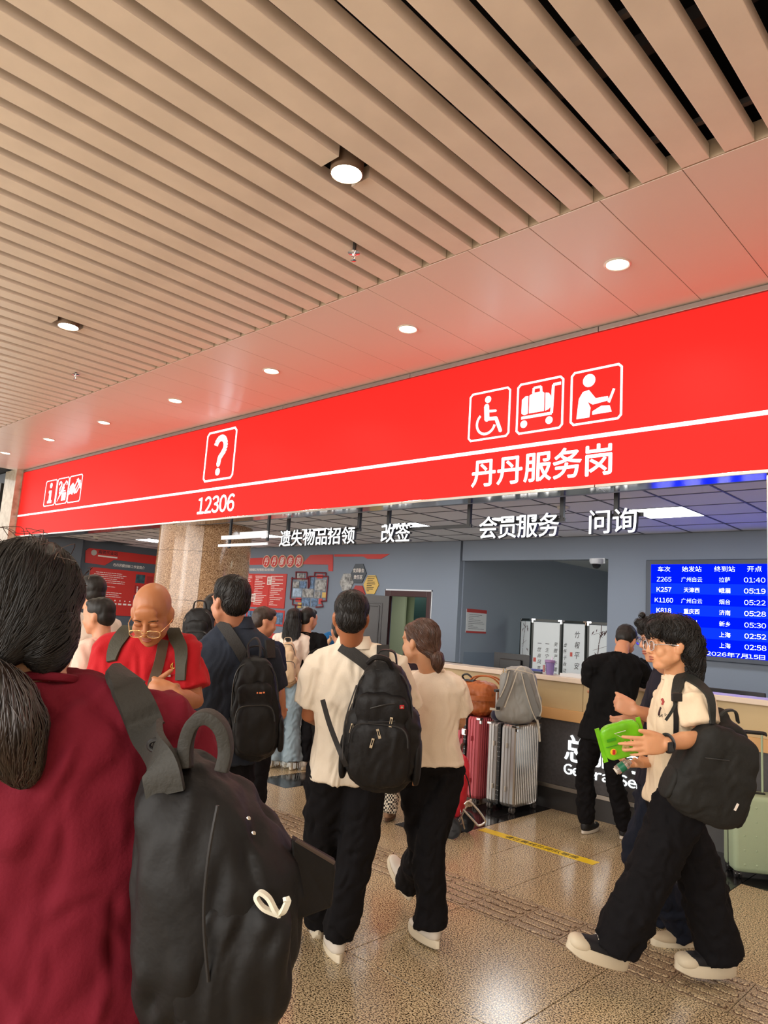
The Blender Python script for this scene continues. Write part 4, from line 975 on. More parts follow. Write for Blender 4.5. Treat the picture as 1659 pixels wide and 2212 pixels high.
P_('buckle', MB().obox(g(1163, 1551, -.03), ux_, fw, upv, .017, .006, .012), M_blk, gb, False, .002)
P_('buckle', MB().obox(g(1076, 1530, -.03), ux_, fw, upv, .017, .006, .012), M_blk, gb, False, .002)
P_('grab_loop', MB().ribbon(sm([g(1112, 1452, 0), g(1120, 1442, 0), g(1130, 1441, 0), g(1136, 1453, 0)], 5), fw, .02, .006), M_gbp2, gb)
P_('lid_seam', MB().tube(sm([g(1080, 1458, -.01), g(1100, 1446, -.04), g(1130, 1450, -.04), g(1156, 1458, -.02)], 5), .004, 6), M_gbp2, gb)
P_('zip_pulls', MB().obox(g(1087, 1448, -.03), ux_, fw, upv, .003, .003, .018).obox(g(1093, 1449, -.03), ux_, fw, upv, .003, .003, .018), mat('brass', (.8, .6, .3, 1), .3, .9), gb, False)
# red shopping trolley
tr = thing('shopping_trolley', 'red fabric shopping trolley with chrome frame and black spoked wheels', 'shopping trolley', (-3.6, 4.8, 0))
M_rfab = mat('red_fabric', srgb(196, 26, 46), .6, bump=(20, .15)); M_alut = mat('chrome_tube', (.75, .74, .72, 1), .22, .9)
W1 = onz(974, 1812, 0); W2 = onz(1005, 1797, 0); axd = nrm(W2-W1); sd = np.cross(axd, Z_)   # axle direction, forward
for w_ in (W1, W2):
    c0 = w_+Z_*.078
    wh = P_('wheel', MB().lathe(c0, [(.078, -.012), (.078, .012), (.062, .012), (.062, -.012), (.078, -.012)], 28, axd), M_blk, tr, True)
    b = MB()
    for k_ in range(6):
        a_ = math.radians(60*k_); d_ = sd*math.cos(a_)+Z_*math.sin(a_); b.obox(c0+d_*.035, d_, axd, np.cross(d_, axd), .033, .007, .007)
    b.lathe(c0, [(.001, -.013), (.018, -.013), (.018, .013), (.001, .013)], 14, axd); par(b.build('spokes', M_blk), wh)
P_('axle', MB().tube([W1+Z_*.078, W2+Z_*.078], .007, 8), M_alut, tr)
tq = 5.55
def q(px, py, dt=0.0): return at(px, py, tq+dt)
P_('stand_loop', MB().tube(sm([q(1003, 1737), q(1016, 1732), q(1046, 1768), q(1044, 1779), q(1033, 1783), q(1026, 1776), q(1000, 1748)], 5), .0085, 10), M_alut, tr)
P_('frame_tubes', MB().tube([q(962, 1752, .0), q(1018, 1728, .1)], .009, 10).tube([q(1008, 1740, .02), q(985, 1785, .05)], .008, 8).tube([q(992, 1745, .02), q(1003, 1790, .1)], .008, 8).tube([q(963, 1752), q(972, 1772)], .008, 8).tube([q(975, 1750, .15), q(985, 1560, .3)], .009, 8), M_alut, tr)
b = MB(); cb = q(977, 1700, .18); ub = nrm(q(995, 1640, .2)-q(975, 1745, .1)); rb = nrm(np.cross(ub, nrm(cb-CAMPOS))); 
superbox(b, cb+ub*.02, -rb, np.cross(ub, rb), ub, .135, .14, .24, 3.5, taper=.25); soft('bag', b, M_rfab, tr, .013, 3, dict(amp=.009, freq=12, stretch=(1, 1, .4), seed=8))
P_('binding', MB().tube(sm([q(1000, 1662, .03), q(1012, 1690, .03), q(1016, 1722, .05)], 5), .005, 6), M_blk, tr)
P_('front_patch', MB().obox(q(972, 1718, -.02), -rb, np.cross(ub, rb), ub, .06, .006, .05), mat('orange_print', srgb(206, 70, 40), .5), tr)
# white paper bag with shopping
pb = thing('paper_bag', 'white paper carrier bag filled with snacks below the navy polo man\'s backpack', 'bag', (-4.6, 3.7, 0))
tpb = 6.12
def w(px, py, dt=0.0): return at(px, py, tpb+dt)
M_pap = mat('white_paper', srgb(224, 204, 188), .6, noise=(5, .04))
b = MB().rings([[w(507, 1722)*(1, 1, 0), w(528, 1728)*(1, 1, 0), w(556, 1722, .05)*(1, 1, 0), w(536, 1716, .12)*(1, 1, 0)], [w(515, 1635), w(530, 1634), w(560, 1634, .05), w(545, 1634, .12)]]); P_('bag', b, M_pap, pb, False)
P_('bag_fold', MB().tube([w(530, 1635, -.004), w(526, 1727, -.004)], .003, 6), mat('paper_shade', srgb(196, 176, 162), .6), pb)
for (px, py, s, c_, nm) in ((547, 1630, .035, (235, 170, 40), 'yellow_packet'), (526, 1631, .028, (190, 20, 50), 'red_packet'), (566, 1641, .02, (215, 70, 90), 'pink_sticker')):
    b = MB(); superbox(b, w(px, py, .03), CR[0], CR[2], -CR[1], s, .02, s*.8, 2.4); soft(nm, b, mat(nm, srgb(*c_), .3), pb, .006, 2, dict(amp=.004, freq=40, seed=2))
pg = pb
b = MB(); superbox(b, w(578, 1628, .05), nrm(CR[0]-.6*CR[1]*-1), CR[2], nrm(-CR[1]+.5*CR[0]), .045, .04, .085, 2.6, taper=.4); soft('plastic_wrap', b, mat('plastic_film', srgb(225, 215, 222), .25, trans=.35), pg, .008, 2, dict(amp=.008, freq=30, seed=12))
for px, py in ((588, 1612), (566, 1640), (580, 1632)): P_('printed_dot', MB().lathe(w(px, py, -.0), [(.001, .003), (.013, .003), (.015, 0)], 12, -CR[2]), mat('pink_print', srgb(214, 80, 110), .4), pg)
# ------------------------------------------------------------------ people
SKIN = {}
def skin(rgb, nm):
    return mat('skin_'+nm, srgb(*rgb), .48, sss=.25, noise=(9, .07), bump=(90, .05))
M_hairk = mat('hair_black', (.008, .0065, .006, 1), .52, spec=.35, noise=(60, .5, (1, 1, .2)))
M_hairb = mat('hair_brown', srgb(74, 48, 36), .4, spec=.6, noise=(60, .4, (1, 1, .2)))
M_hairm = mat('hair_maroon', srgb(58, 30, 28), .4, spec=.6, noise=(60, .4, (1, 1, .2)))
M_eye = mat('eye_white', (.8, .78, .75, 1), .2); M_iris = mat('eye_dark', (.015, .01, .008, 1), .1); M_lip = mat('lip', srgb(150, 76, 66), .5)
def cloth(name, rgb, rough=.85, bump=(140, .12), **k): return mat(name, srgb(*rgb), rough, bump=bump, sheen=.05 if sum(rgb) > 200 else 0, spec=.15, **k)

class Fr:
    def __init__(s, c, F, U, k=1.0):
        s.c = np.asarray(c, float); s.F = nrm(F); s.R = nrm(np.cross(s.F, U)); s.U = np.cross(s.R, s.F); s.k = k
        s.M = np.stack([s.R, s.F, s.U], 1)
    def p(s, x, y, z): return s.c+s.k*(s.R*x+s.F*y+s.U*z)
    def e(s, mb, c, r, tilt=None):
        M = s.M
        if tilt is not None:
            a = math.radians(tilt); T_ = np.array([[1, 0, 0], [0, math.cos(a), -math.sin(a)], [0, math.sin(a), math.cos(a)]]); M = M@T_
        ellip(mb, s.p(*c), [q*s.k for q in r], M, 16, 12)
def head_shape(mb, f, fem=False, chub=1.0):
    j = .94 if fem else 1.0
    f.e(mb, (0, -.014, .032), (.074, .091, .086)); f.e(mb, (0, .012, -.02), (.066*j*chub, .074, .082)); f.e(mb, (0, .03, -.055), (.05*j*chub, .058, .056))
    f.e(mb, (0, .062, -.097), (.024, .022, .017)); f.e(mb, (0, .048, -.085), (.038*j*chub, .036, .026))
    for s in (-1, 1):
        f.e(mb, (s*.036, .062, -.032), (.026*chub, .024, .028)); f.e(mb, (s*.03, .083, .022), (.024, .010, .008))
        f.e(mb, (s*.0755, -.006, -.012), (.009, .019, .032), 8); f.e(mb, (s*.079, -.012, -.004), (.008, .015, .024), 8)
        f.e(mb, (s*.0115, .095, -.036), (.009, .011, .008)); f.e(mb, (s*.031, .079, .002), (.0155, .009, .009))
        rcone(mb, f.p(s*.050, -.0, -.055), f.p(s*.02, .052, -.092), .019*f.k, .018*f.k); f.e(mb, (s*.038, .03, -.055), (.027*chub, .042, .036))
    f.e(mb, (0, .078, .045), (.045, .018, .03)); rcone(mb, f.p(0, .086, .012), f.p(0, .104, -.03), .009*f.k, .0115*f.k)
    f.e(mb, (0, .107, -.034), (.0115, .010, .009)); f.e(mb, (0, .088, -.058), (.021, .011, .0075)); f.e(mb, (0, .086, -.070), (.018, .011, .0085))
def hand(mb, W_, d, back, side, k=1.0, curl=(20, 25, 25, 30), spread=.0, thumb=(.55, .75, -.25), bend=1.0):
    d = nrm(d); side = nrm(np.asarray(side)-d*np.dot(side, d)); n = nrm(np.cross(d, side)); n = n if np.dot(n, back) > 0 else -n
    W_ = np.asarray(W_, float)
    superbox(mb, W_+d*.045*k, side, n, d, .040*k, .0145*k, .052*k, 3, 16, 10); rcone(mb, W_+d*.02*k+side*.02*k, W_+d*.05*k+side*.033*k, .016*k, .013*k)
    for i in range(4):
        b = W_+d*(.088-.004*abs(i-1))*k+side*(.030-.0195*i)*k; c = math.radians(curl[i]); L = (.040, .045, .042, .033)[i]*k; r = (.0088, .009, .0086, .0076)[i]*k
        dd = nrm(d+side*spread*(1.5-i)); pts = [b-dd*.018*k]; q = b; ang = 0
        for s_ in range(3):
            ang += c*(1, 1.15, .8)[s_]*bend; v = dd*math.cos(ang)-n*math.sin(ang); pts.append(q); q = q+v*L*(1, .68, .55)[s_]
        pts.append(q); limb(mb, pts, [r*1.05, r*1.05, r, r*.93, r*.8], 10)
    v = nrm(d*thumb[0]+side*thumb[1]+n*thumb[2]); b = W_+d*.028*k+side*.034*k
    v2 = nrm(v+d*.45-n*.1); limb(mb, [b-v*.012*k, b+v*.03*k, b+v*.03*k+v2*.028*k, b+v*.03*k+v2*.052*k], [.014*k, .0125*k, .011*k, .009*k], 10)
def tor(mb, PV, N, latP, latN, fr, rows, p=2.5, n=28):
    rr = []
    for (s, a, b, off) in rows:
        c = PV+(N-PV)*s; k = min(max(s, 0), 1); lat = nrm(latP*(1-k)+latN*k); ax = nrm(N-PV); f_ = nrm(np.cross(ax, lat)); f_ = f_ if np.dot(f_, fr) > 0 else -f_
        c = c+f_*off; ring = []
        for j in range(n):
            t = 2*math.pi*j/n; cc, ss = math.cos(t), math.sin(t)
            ring.append(c+lat*a*math.copysign(abs(cc)**(2/p), cc)+f_*b*math.copysign(abs(ss)**(2/p), ss))
        rr.append(ring)
    mb.rings(rr); return mb

def shoe(t, name, A, d, up, m, ms, k=1.0, chunky=1.0, top=None):
    """A ankle joint, d toe direction, up sole normal"""
    d = nrm(d); up = nrm(np.asarray(up)-d*np.dot(up, d)); s = np.cross(d, up); A = np.asarray(A, float); base = A-up*.085*k
    rr = []
    for z, g in ((0, .94), (.006, 1), (.026*chunky, 1.0), (.032*chunky, .97)):
        ring = []
        for j in range(28):
            a = 2*math.pi*j/28; x = math.cos(a); y = math.sin(a); w = .044+.006*x; ring.append(base+d*(.065+.142*g*x)*k+s*(w*g*y*(1 if x > -.6 else .9))*k+up*(z*k+(.012*k*max(0, x-.6)*2.5)))
        rr.append(ring)
    so = P_('sole', MB().rings(rr), ms, t, True)
    b = MB(); z0 = .028*chunky
    superbox(b, base+d*.065*k+up*(z0+.018)*k, d, s, up, .135*k, .044*k, .028*k, 2.6); superbox(b, base-d*.01*k+up*(z0+.045)*k, d, s, up, .062*k, .038*k, .045*k, 2.6, taper=.1)
    rcone(b, base+d*.09*k+up*(z0+.022)*k, base+d*.015*k+up*(z0+.068)*k, .034*k, .036*k)
    u = soft('shoe', b, m, t, .009, 4); so.parent = None; par(so, u)
    lb = MB()
    for i in range(4):
        c = base+d*(.045+.022*i)*k+up*(z0+.083-.0135*i)*k; lb.tube(sm([c-s*.024*k-up*.006*k, c, c+s*.024*k-up*.006*k], 3), .0028*k, 6)
    lb.tube(sm([base+d*.05*k+up*(z0+.087)*k, base+d*.06*k+s*.03*k+up*(z0+.08)*k, base+d*.05*k+s*.05*k+up*(z0+.05)*k], 4), .0026*k, 6)
    par(lb.build('laces', ms if top is None else top, None, True), u)
    return u
def strands(host, m, n, f, steps, seg, seed=0, w=.0022, lift=.004, field=None, region=None, name='hair_strands', parent=None, jit=.25):
    """thin locks that creep over a hair mesh along a flow field"""
    me = host.data; bv = BVHTree.FromPolygons([tuple(v.co) for v in me.vertices], [tuple(p.vertices) for p in me.polygons])
    r = np.random.RandomState(seed); V0 = coords(me); N0 = normals(me); mb = MB(); cnt = 0; idx = r.permutation(len(V0))
    for i in idx:
        if cnt >= n: break
        p = V0[i]
        if region is not None and not region(p): continue
        cnt += 1; pts = [p+N0[i]*lift*r.uniform(.2, 1)]; nn = [N0[i]]; jd = r.normal(size=3)*jit
        for k in range(steps):
            v = field(pts[-1])+jd; nr = nn[-1]; v = v-nr*np.dot(v, nr)
            if np.linalg.norm(v) < 1e-5: break
            q = pts[-1]+nrm(v)*seg; loc, no, _, _ = bv.find_nearest(Vector(q))
            if loc is None: break
            no = np.array(no); dv = q-np.array(loc); out = np.dot(dv, no)
            
            if out > lift*3: break
            q = np.array(loc)+no*lift*(.5+.5*r.rand())
            pts.append(q); nn.append(no)
        if len(pts) < 3: continue
        rr = []
        for k, (q, no) in enumerate(zip(pts, nn)):
            t = nrm(pts[min(k+1, len(pts)-1)]-pts[max(k-1, 0)]); s = np.cross(t, no); s = s/(np.linalg.norm(s)+1e-9); ww = w*(1-abs(2*k/(len(pts)-1)-1)**3*.9)
            rr.append([q+s*ww, q+no*w*.5, q-s*ww])
        mb.rings(rr, caps=False, closed=False)
    o = mb.build(name, m, None, True); o['kind'] = 'stuff'
    if parent is not None: par(o, parent)
    return o

def person(lb, root, face, h=1.72, joints=None, sk=(190, 140, 110), sknm='mid', vox=.011, shirt=None, trous=None, shoes=None, hair='short', hairm=None, head=1.0, headF=None, headU=None,
           bw=1.0, fem=False, sleeve=.62, shem=-.16, neck=.06, leg=(.098, .078, .07), hands=None, feet=None, wr=.006, rows=None, collar=False, flat_hem=True, belly=0.0, cuffup=.0, legs=True, chub=1.0, sleeve_r=1.0, group=None, hs=1.0, wrs=1.0):
    f = nrm([face[0], face[1], 0]); l = np.cross(Z_, f); k = h/1.72; root = np.array([root[0], root[1], 0.0])
    D = dict(H=(0, .03, 1.60), N=(0, -.01, 1.43), SL=(.18*bw, 0, 1.395), SR=(-.18*bw, 0, 1.395), EL=(.235*bw, -.01, 1.12), ER=(-.235*bw, -.01, 1.12), WL=(.22, .10, .90), WR=(-.22, .10, .90),
             PV=(0, 0, .95), KL=(.10, .02, .50), KR=(-.10, .02, .50), AL=(.105, -.01, .088), AR=(-.105, -.01, .088))
    J = {a: root+l*v[0]*k+f*v[1]*k+Z_*v[2]*k for a, v in D.items()}
    for a, v in (joints or {}).items():
        if len(v) == 3 and isinstance(v, tuple): J[a] = root+l*v[0]*k+f*v[1]*k+Z_*v[2]*k
        else: J[a] = np.asarray(v, float)
    t = thing('person', lb, 'person', root, group)
    lat = nrm(J['SR']-J['SL']); PV, N = J['PV'], J['N']; latP = nrm(nrm(np.cross(f, Z_))+.35*lat)
    hipL, hipR = PV-latP*.09*k-Z_*.05, PV+latP*.09*k-Z_*.05
    HF = nrm(headF if headF is not None else f); HU = np.asarray(headU if headU is not None else (0, 0, 1), float)
    fr = Fr(J['H'], HF, HU, head)
    # body: one continuous skin surface
    b = MB(); head_shape(b, fr, fem, chub)
    limb(b, [fr.p(0, -.022, -.035), fr.p(0, -.03, -.10)*.5+(N+Z_*.04)*.5, N, N-Z_*.05], [.052, neck*.93, neck*1.0, neck*1.0], 18)
    bs = bw*k
    tor(b, PV, N, latP, lat, f, [(-.12, .10*bs, .08, 0), (0, .14*bs, .095+belly*.7, belly*.5), (.3, .13*bs, .085+belly*.7, belly*.5), (.6, .145*bs, .095, 0), (.85, .15*bs, .085, -.005), (.97, .09*bs, .065, -.01), (1.03, .05, .05, 0)])
    for s_ in 'LR':
        S, E, Wr = J['S'+s_], J['E'+s_], J['W'+s_]
        limb(b, [N*.3+S*.7-Z_*.02, S-Z_*.015, S*.6+E*.4, E, E*.45+Wr*.55, Wr], [.040*k, .048*k, .046*k, .0385*k, .038*k, .0265*k], 14)
        hd = (hands or {}).get(s_)
        if hd: hand(b, Wr, hd['d'], hd['n'], hd['s'], hd.get('k', 1.0), hd.get('curl', (20, 25, 25, 30)), hd.get('spread', 0), hd.get('thumb', (.55, .75, -.25)))
        else:
            d = nrm(Wr-E); hand(b, Wr, d, -np.cross(d, f) if s_ == 'L' else np.cross(d, f), f, .95*k, (30, 34, 38, 42))
        if legs: limb(b, [hipL if s_ == 'L' else hipR, J['K'+s_], J['A'+s_]], [.075*k, .05*k, .036*k], 12)
    M_s = skin(sk, sknm)
    body = soft('body', b, M_s, t, vox, 3)
    body.data['x'] = 1
    del body.data['x']
    # eyes, brows, lips
    if vox < .0085:
        for s in (-1, 1):
            e = MB(); fr.e(e, (s*.031, .0775, .0005), (.0105, .0095, .0095)); eo = P_('eye', e, M_eye, t); e = MB(); fr.e(e, (s*.031, .0825, -.001), (.0055, .0055, .0055)); par(e.build('iris', M_iris, None, True), eo)
            e = MB(); e.tube(sm([fr.p(s*.014, .0945, .0185), fr.p(s*.03, .0945, .0235), fr.p(s*.047, .083, .0185)], 4), [.0022*fr.k]*4+[.003*fr.k]*5, 6, r2=.0016); P_('eyebrow', e, hairm or M_hairk, t)
        e = MB(); fr.e(e, (0, .0905, -.0585), (.019, .0095, .0045)); fr.e(e, (0, .089, -.0685), (.017, .0095, .0062)); P_('lips', e, M_lip, t)
    # shirt
    if shirt:
        b = MB()
        rows = rows or [(shem-.012, .178*bs, .122+belly, belly*.55), (shem, .186*bs, .128+belly, belly*.55), (0, .178*bs, .118+belly, belly*.55), (.28, .162*bs, .112+belly, belly*.5), (.55, .168*bs, .116+belly*.3, 0), (.8, .172*bs, .108, -.006), (.92, .128*bs, .088, -.01), (1.0, .084*bs, .070, -.008), (1.035, .075, .066, 0)]
        if fem and bw < 1.1: rows = [(a, w*(.96 if a < .1 else (.9 if a < .4 else .96)), d_, o_) for a, w, d_, o_ in rows]
        tor(b, PV, N, latP, lat, f, rows)
        for s_ in 'LR':
            S, E = J['S'+s_], J['E'+s_]; q = S+(E-S)*sleeve
            rcone(b, N*.6+S*.4-Z_*.012, S-Z_*.008, .062*k, .064*k)
            if sleeve > 1:
                Wr = J['W'+s_]; q2 = E+(Wr-E)*(sleeve-1); b.tube([S, S*.5+E*.5, E, q2], [.066*k, .06*k, .052*k, .044*k], 16)
            else:
                m_ = (S+q)/2; b.tube([S-(E-S)*.06, S, m_, q], [.045*k, .066*k*sleeve_r, .068*k*sleeve_r, .071*k*sleeve_r], 18)
        so = soft('shirt', b, shirt, t, max(vox, .009), 5, dict(amp=wr*1.5, freq=9, stretch=(1, 1, .5), seed=hash(lb) % 97 if False else len(lb), sharp=1.3))
        rg = MB(); cc = N+Z_*.012*k; rg.tube([cc+lat*.068*math.cos(a)*bs+f*.066*math.sin(a)+Z_*(.012-.026*(math.sin(a)+1)*.5+(0 if np.dot(f, f) else 0)) for a in np.linspace(0, 2*math.pi, 25)[:-1]], .006, 8, loop=True, r2=.008)
        if collar:
            n_ = 30; rr = []
            for (rad, dz) in ((.074, -.02), (.068, .012), (.066, .034), (.074, .036), (.088, .002), (.094, -.022)):
                rr.append([cc+lat*rad*math.cos(a)+f*rad*.98*math.sin(a)+Z_*(dz-.018*max(0, math.sin(a))) for a in np.linspace(math.pi/2+.25, math.pi*2.5-.25, n_)])
            rg = MB().rings(rr, closed=False, caps=False)
        P_('collar', rg, shirt, t)
        bvs = BVHTree.FromPolygons([tuple(v.co) for v in so.data.vertices], [tuple(p.vertices) for p in so.data.polygons])
        bv_ = coords(body.data); ax_ = N-PV; zt = N[2]-.012*k          # tuck the trunk's skin inside the shirt
        for i in np.nonzero((bv_[:, 2] < zt) & (np.abs((bv_-PV) @ lat) < .15*bw) & (((bv_-PV) @ nrm(ax_)) > 0))[0]:
            loc, no, _, dd = bvs.find_nearest(Vector(bv_[i]))
            if loc is not None and dd < .035 and np.dot(bv_[i]-np.array(loc), np.array(no)) > -.004: bv_[i] = np.array(loc)-np.array(no)*.006
        setco(body.data, bv_)
    else: so = None
    if trous:
        b = MB(); k1 = .13
        tor(b, PV, N, latP, latP, f, [(-.16, .12*bs, .09, 0), (-.06, .165*bs, .112+belly*.6, 0), (.08, .145*bs, .098+belly*.8, belly*.3), (.16, .125*bs, .085+belly*.8, belly*.4)])
        for s_, hp in (('L', hipL), ('R', hipR)):
            K, A = J['K'+s_], J['A'+s_]; cuff = A+(K-A)*cuffup
            b.tube(sm([hp+Z_*.03, hp*.5+K*.5, K, K*.45+A*.55, cuff], 3), list(np.interp(np.linspace(0, 4, 13), [0, 1, 2, 3, 4], [leg[0], leg[0]*.97, leg[1], (leg[1]+leg[2])/2*.98, leg[2]])), 18)
            ellip(b, hp, (.076, .092, .10), np.stack([latP, f, Z_], 1))
        to = soft('trousers', b, trous, t, max(vox, .010), 4, dict(amp=wr*1.9*wrs, freq=8, stretch=(1, 1, .8), seed=3+len(lb), sharp=1.4))
    if shoes:
        for s_ in 'LR':
            fd = (feet or {}).get(s_, (f, Z_)); shoe(t, 'shoe', J['A'+s_], fd[0], fd[1], shoes[0], shoes[1], k*(shoes[2] if len(shoes) > 2 else 1), shoes[3] if len(shoes) > 3 else 1.0)
    # hair
    hm = hairm or M_hairk
    if hair != 'bald':
        b = MB(); hp = fr.e
        if hair in ('short', 'crop'):
            g = .0 if hair == 'crop' else .006
            hp(b, (0, -.020, .046), (.080+g, .094+g, .082+g)); hp(b, (0, -.050, -.004), (.070+g*.5, .060+g, .068)); hp(b, (0, .035, .085), (.056, .05, .034+g))
            if hair == 'short': hp(b, (0, .062, .072), (.05, .034, .026))
        elif hair == 'pony':
            hp(b, (0, -.020, .044), (.083, .098, .086)); hp(b, (0, -.056, .0), (.074, .060, .062)); hp(b, (0, -.08, -.035), (.045, .04, .04)); hp(b, (0, .05, .07), (.055, .045, .035))
            if hs > 1: hp(b, (-.055, -.03, -.02), (.036, .06, .062)); hp(b, (.055, -.03, -.02), (.036, .06, .062))
        elif hair == 'long':
            hp(b, (0, -.020, .044), (.085, .10, .088)); hp(b, (0, -.05, -.02), (.086, .068, .09)); hp(b, (0, .05, .075), (.055, .045, .035))
            B_ = fr.p(0, -.07, -.05); limb(b, [B_, B_-Z_*.16-HF*.015, B_-Z_*.34-HF*.03, B_-Z_*.46-HF*.04], [.095, .10, .085, .05], 18, [.05, .05, .04, .02], up=HF)
        elif hair == 'bob':
            hp(b, (0, -.020, .044), (.09, .104, .09)); hp(b, (0, -.045, -.02), (.095, .078, .09)); hp(b, (0, -.05, -.07), (.085, .065, .06)); hp(b, (0, .055, .07), (.055, .045, .038))
        elif hair == 'curly':
            hp(b, (0, -.024, .05), (.092, .106, .088)); hp(b, (0, -.07, -.005), (.086, .07, .085)); hp(b, (0, -.095, -.08), (.066, .052, .07)); hp(b, (0, -.10, -.135), (.05, .038, .05))
            hp(b, (0, .055, .078), (.06, .05, .036)); hp(b, (.02, .085, .05), (.03, .018, .028)); hp(b, (-.03, .083, .05), (.03, .018, .024)); r = random.Random(4)
            for q in range(46):
                a, c = r.uniform(0, 6.28), r.uniform(-1, .9); x = .085*math.cos(a)*math.sqrt(1-c*c); y = -.045+.09*math.sin(a)*math.sqrt(1-c*c)
                if y > -.045 and c < .25: continue
                hp(b, (x, y, -.02+.10*c), (r.uniform(.018, .03),)*3)
        elif hair == 'messy':
            hp(b, (0, -.02, .05), (.088, .102, .086)); hp(b, (0, -.055, .0), (.078, .062, .065)); hp(b, (0, .07, .07), (.06, .045, .034)); r = random.Random(9)
            for q in range(26): hp(b, (r.uniform(-.06, .06), r.uniform(-.08, .11), r.uniform(.07, .12)), (r.uniform(.014, .024),)*3)
            for q in range(7): hp(b, (-.05+.016*q, .095-.002*abs(q-3), .05), (.012, .01, .024))
        ho = soft('hair', b, hm, t, max(vox*.7, .005), 2, dict(amp=.0022, freq=60, stretch=(1, 1, .35), seed=5))
    else: ho = None
    return t, J, fr, dict(body=body, shirt=so, hair=ho)

def bvh(*objs):
    v, f = [], []
    for o in objs:
        n = len(v); v += [tuple(x.co) for x in o.data.vertices]; f += [tuple(i+n for i in p.vertices) for p in o.data.polygons]
    return BVHTree.FromPolygons(v, f)
def hit(bv, px, py, t0, off=.0):
    d = nrm(at(px, py, 1)-CAMPOS); loc, no, _, _ = bv.ray_cast(V(CAMPOS), V(d), 30)
    if loc is None: return at(px, py, t0), -d
    return np.array(loc)+np.array(no)*off, np.array(no)
def worn(name, bv, pix, w, m, parent, off=.008, th=.006, t0=3.4, n=6):
    """a strap that hugs the surface met at these pixels"""
    hs_ = []
    for x, y in pix:
        d = nrm(at(x, y, 1)-CAMPOS); loc, no, _, _ = bv.ray_cast(V(CAMPOS), V(d), 30)
        if loc is not None: hs_.append((np.array(loc)+np.array(no)*off, np.array(no)))
    if len(hs_) < 2: print('STRAP MISS', name, pix[0]); return None
    P = sm([h[0] for h in hs_], n); Nn_ = sm([h[1] for h in hs_], n); wd = []
    for i in range(len(P)):
        tt_ = nrm(P[min(i+1, len(P)-1)]-P[max(i-1, 0)]); wd.append(nrm(np.cross(tt_, Nn_[i])))
    ww = list(np.interp(np.linspace(0, 1, len(P)), np.linspace(0, 1, len(w)), w)) if not np.isscalar(w) else w
    return P_(name, MB().ribbon(P, np.array(wd), ww, th), m, parent)
def glasses(lb, fr, m, rim=.0012, wv=.024, hv=.017, dz=0.0, lens=True, dy=0.0):
    t = thing('eyeglasses', lb, 'glasses', fr.p(0, .1, 0)); y = .108+dy
    for s in (-1, 1):
        c = lambda a: fr.p(s*.033+wv*math.copysign(abs(math.cos(a))**.8, math.cos(a)), y-.004*abs(math.cos(a)), -.004+dz+hv*math.copysign(abs(math.sin(a))**.8, math.sin(a)))
        A = np.linspace(0, 2*math.pi, 25)[:-1]; ri = P_('rim', MB().tube([c(a) for a in A], rim, 6, loop=True), m, t)
        if lens: par(MB().poly([c(a) for a in A], -fr.F*.0015).build('lens', mat('clear_lens', (1, 1, 1, 1), .02, trans=1.0)), ri)
        P_('temple', MB().tube([fr.p(s*.058, y-.004, .004+dz), fr.p(s*.078, .05, .005+dz), fr.p(s*.082, -.01, .0+dz)], rim*1.1, 6), m, t)
    P_('bridge', MB().tube(sm([fr.p(-.011, y, dz), fr.p(0, y+.004, .003+dz), fr.p(.011, y, dz)], 3), rim, 6), m, t); return t

def backpack(lb, c, R, U, m, hx, hy, hz, straps=(), p=3.0, name='backpack', taper=.12, pocket=True, seed=1, M2=None, handle=True, vox=.011, amp=.006, pulls=True):
    """R right, U up as seen from behind; outward = towards the viewer"""
    R = nrm(R); U = nrm(np.asarray(U)-R*np.dot(U, R)); O = np.cross(R, U); O = -O if np.dot(O, CAMPOS-c) < 0 else O; c = np.asarray(c, float)
    t = thing(name, lb, 'backpack', c); b = MB(); superbox(b, c, R, O, U, hx, hy, hz, p, 28, 18, taper=taper); superbox(b, c-U*hz*.25, R, O, U, hx*1.03, hy*1.02, hz*.7, p)
    o = soft('main_compartment', b, m, t, vox, 3, dict(amp=amp, freq=9, stretch=(1, 1, .7), seed=seed)); M2 = M2 or m; out = [o]
    if pocket:
        b = MB(); superbox(b, c+O*hy*.75-U*hz*.32, R, O, U, hx*.82, hy*.55, hz*.52, 3.2); superbox(b, c+O*hy*.68+U*hz*.33, R, O, U, hx*.72, hy*.42, hz*.26, 3)
        o2 = soft('front_pocket', b, M2, t, vox, 2, dict(amp=amp*.6, freq=12, seed=seed+2)); out.append(o2)
        zp = []
        for a in np.linspace(0.1, math.pi-.1, 14): zp.append(c+O*(hy*1.22)-U*hz*.32+R*hx*.76*math.copysign(abs(math.cos(a))**.45, math.cos(a))+U*hz*(.02+.46*abs(math.sin(a))**.5))
        P_('zipper', MB().tube(zp, .0032, 6), mat('zip_black', (.02, .02, .022, 1), .35), t)
        zp = []
        for a in np.linspace(0.0, math.pi, 18): zn = -.1+1.0*abs(math.sin(a))**.55; zp.append(c+O*(hy*.45)+R*hx*.985*(1-taper*(zn+1)/2)*math.copysign(abs(math.cos(a))**.5, math.cos(a))+U*hz*zn)
        P_('main_zipper', MB().tube(zp, .0035, 6), mat('zip_black', (.02, .02, .022, 1), .35), t)
    for s in (-1, 1):
        b = MB(); superbox(b, c+R*s*hx*.98-U*hz*.5+O*.0, R, O, U, .018, hy*.7, hz*.36, 3); soft('side_pocket', b, M2, t, vox, 2)
    if handle: P_('grab_handle', MB().ribbon(sm([c+U*hz*.93-R*.045-O*hy*.3, c+U*(hz*.95+.05)-R*.03-O*hy*.3, c+U*(hz*.95+.05)+R*.03-O*hy*.3, c+U*hz*.93+R*.045-O*hy*.3], 5), O, .022, .006), M2, t)
    return t, out, (c, R, U, O)
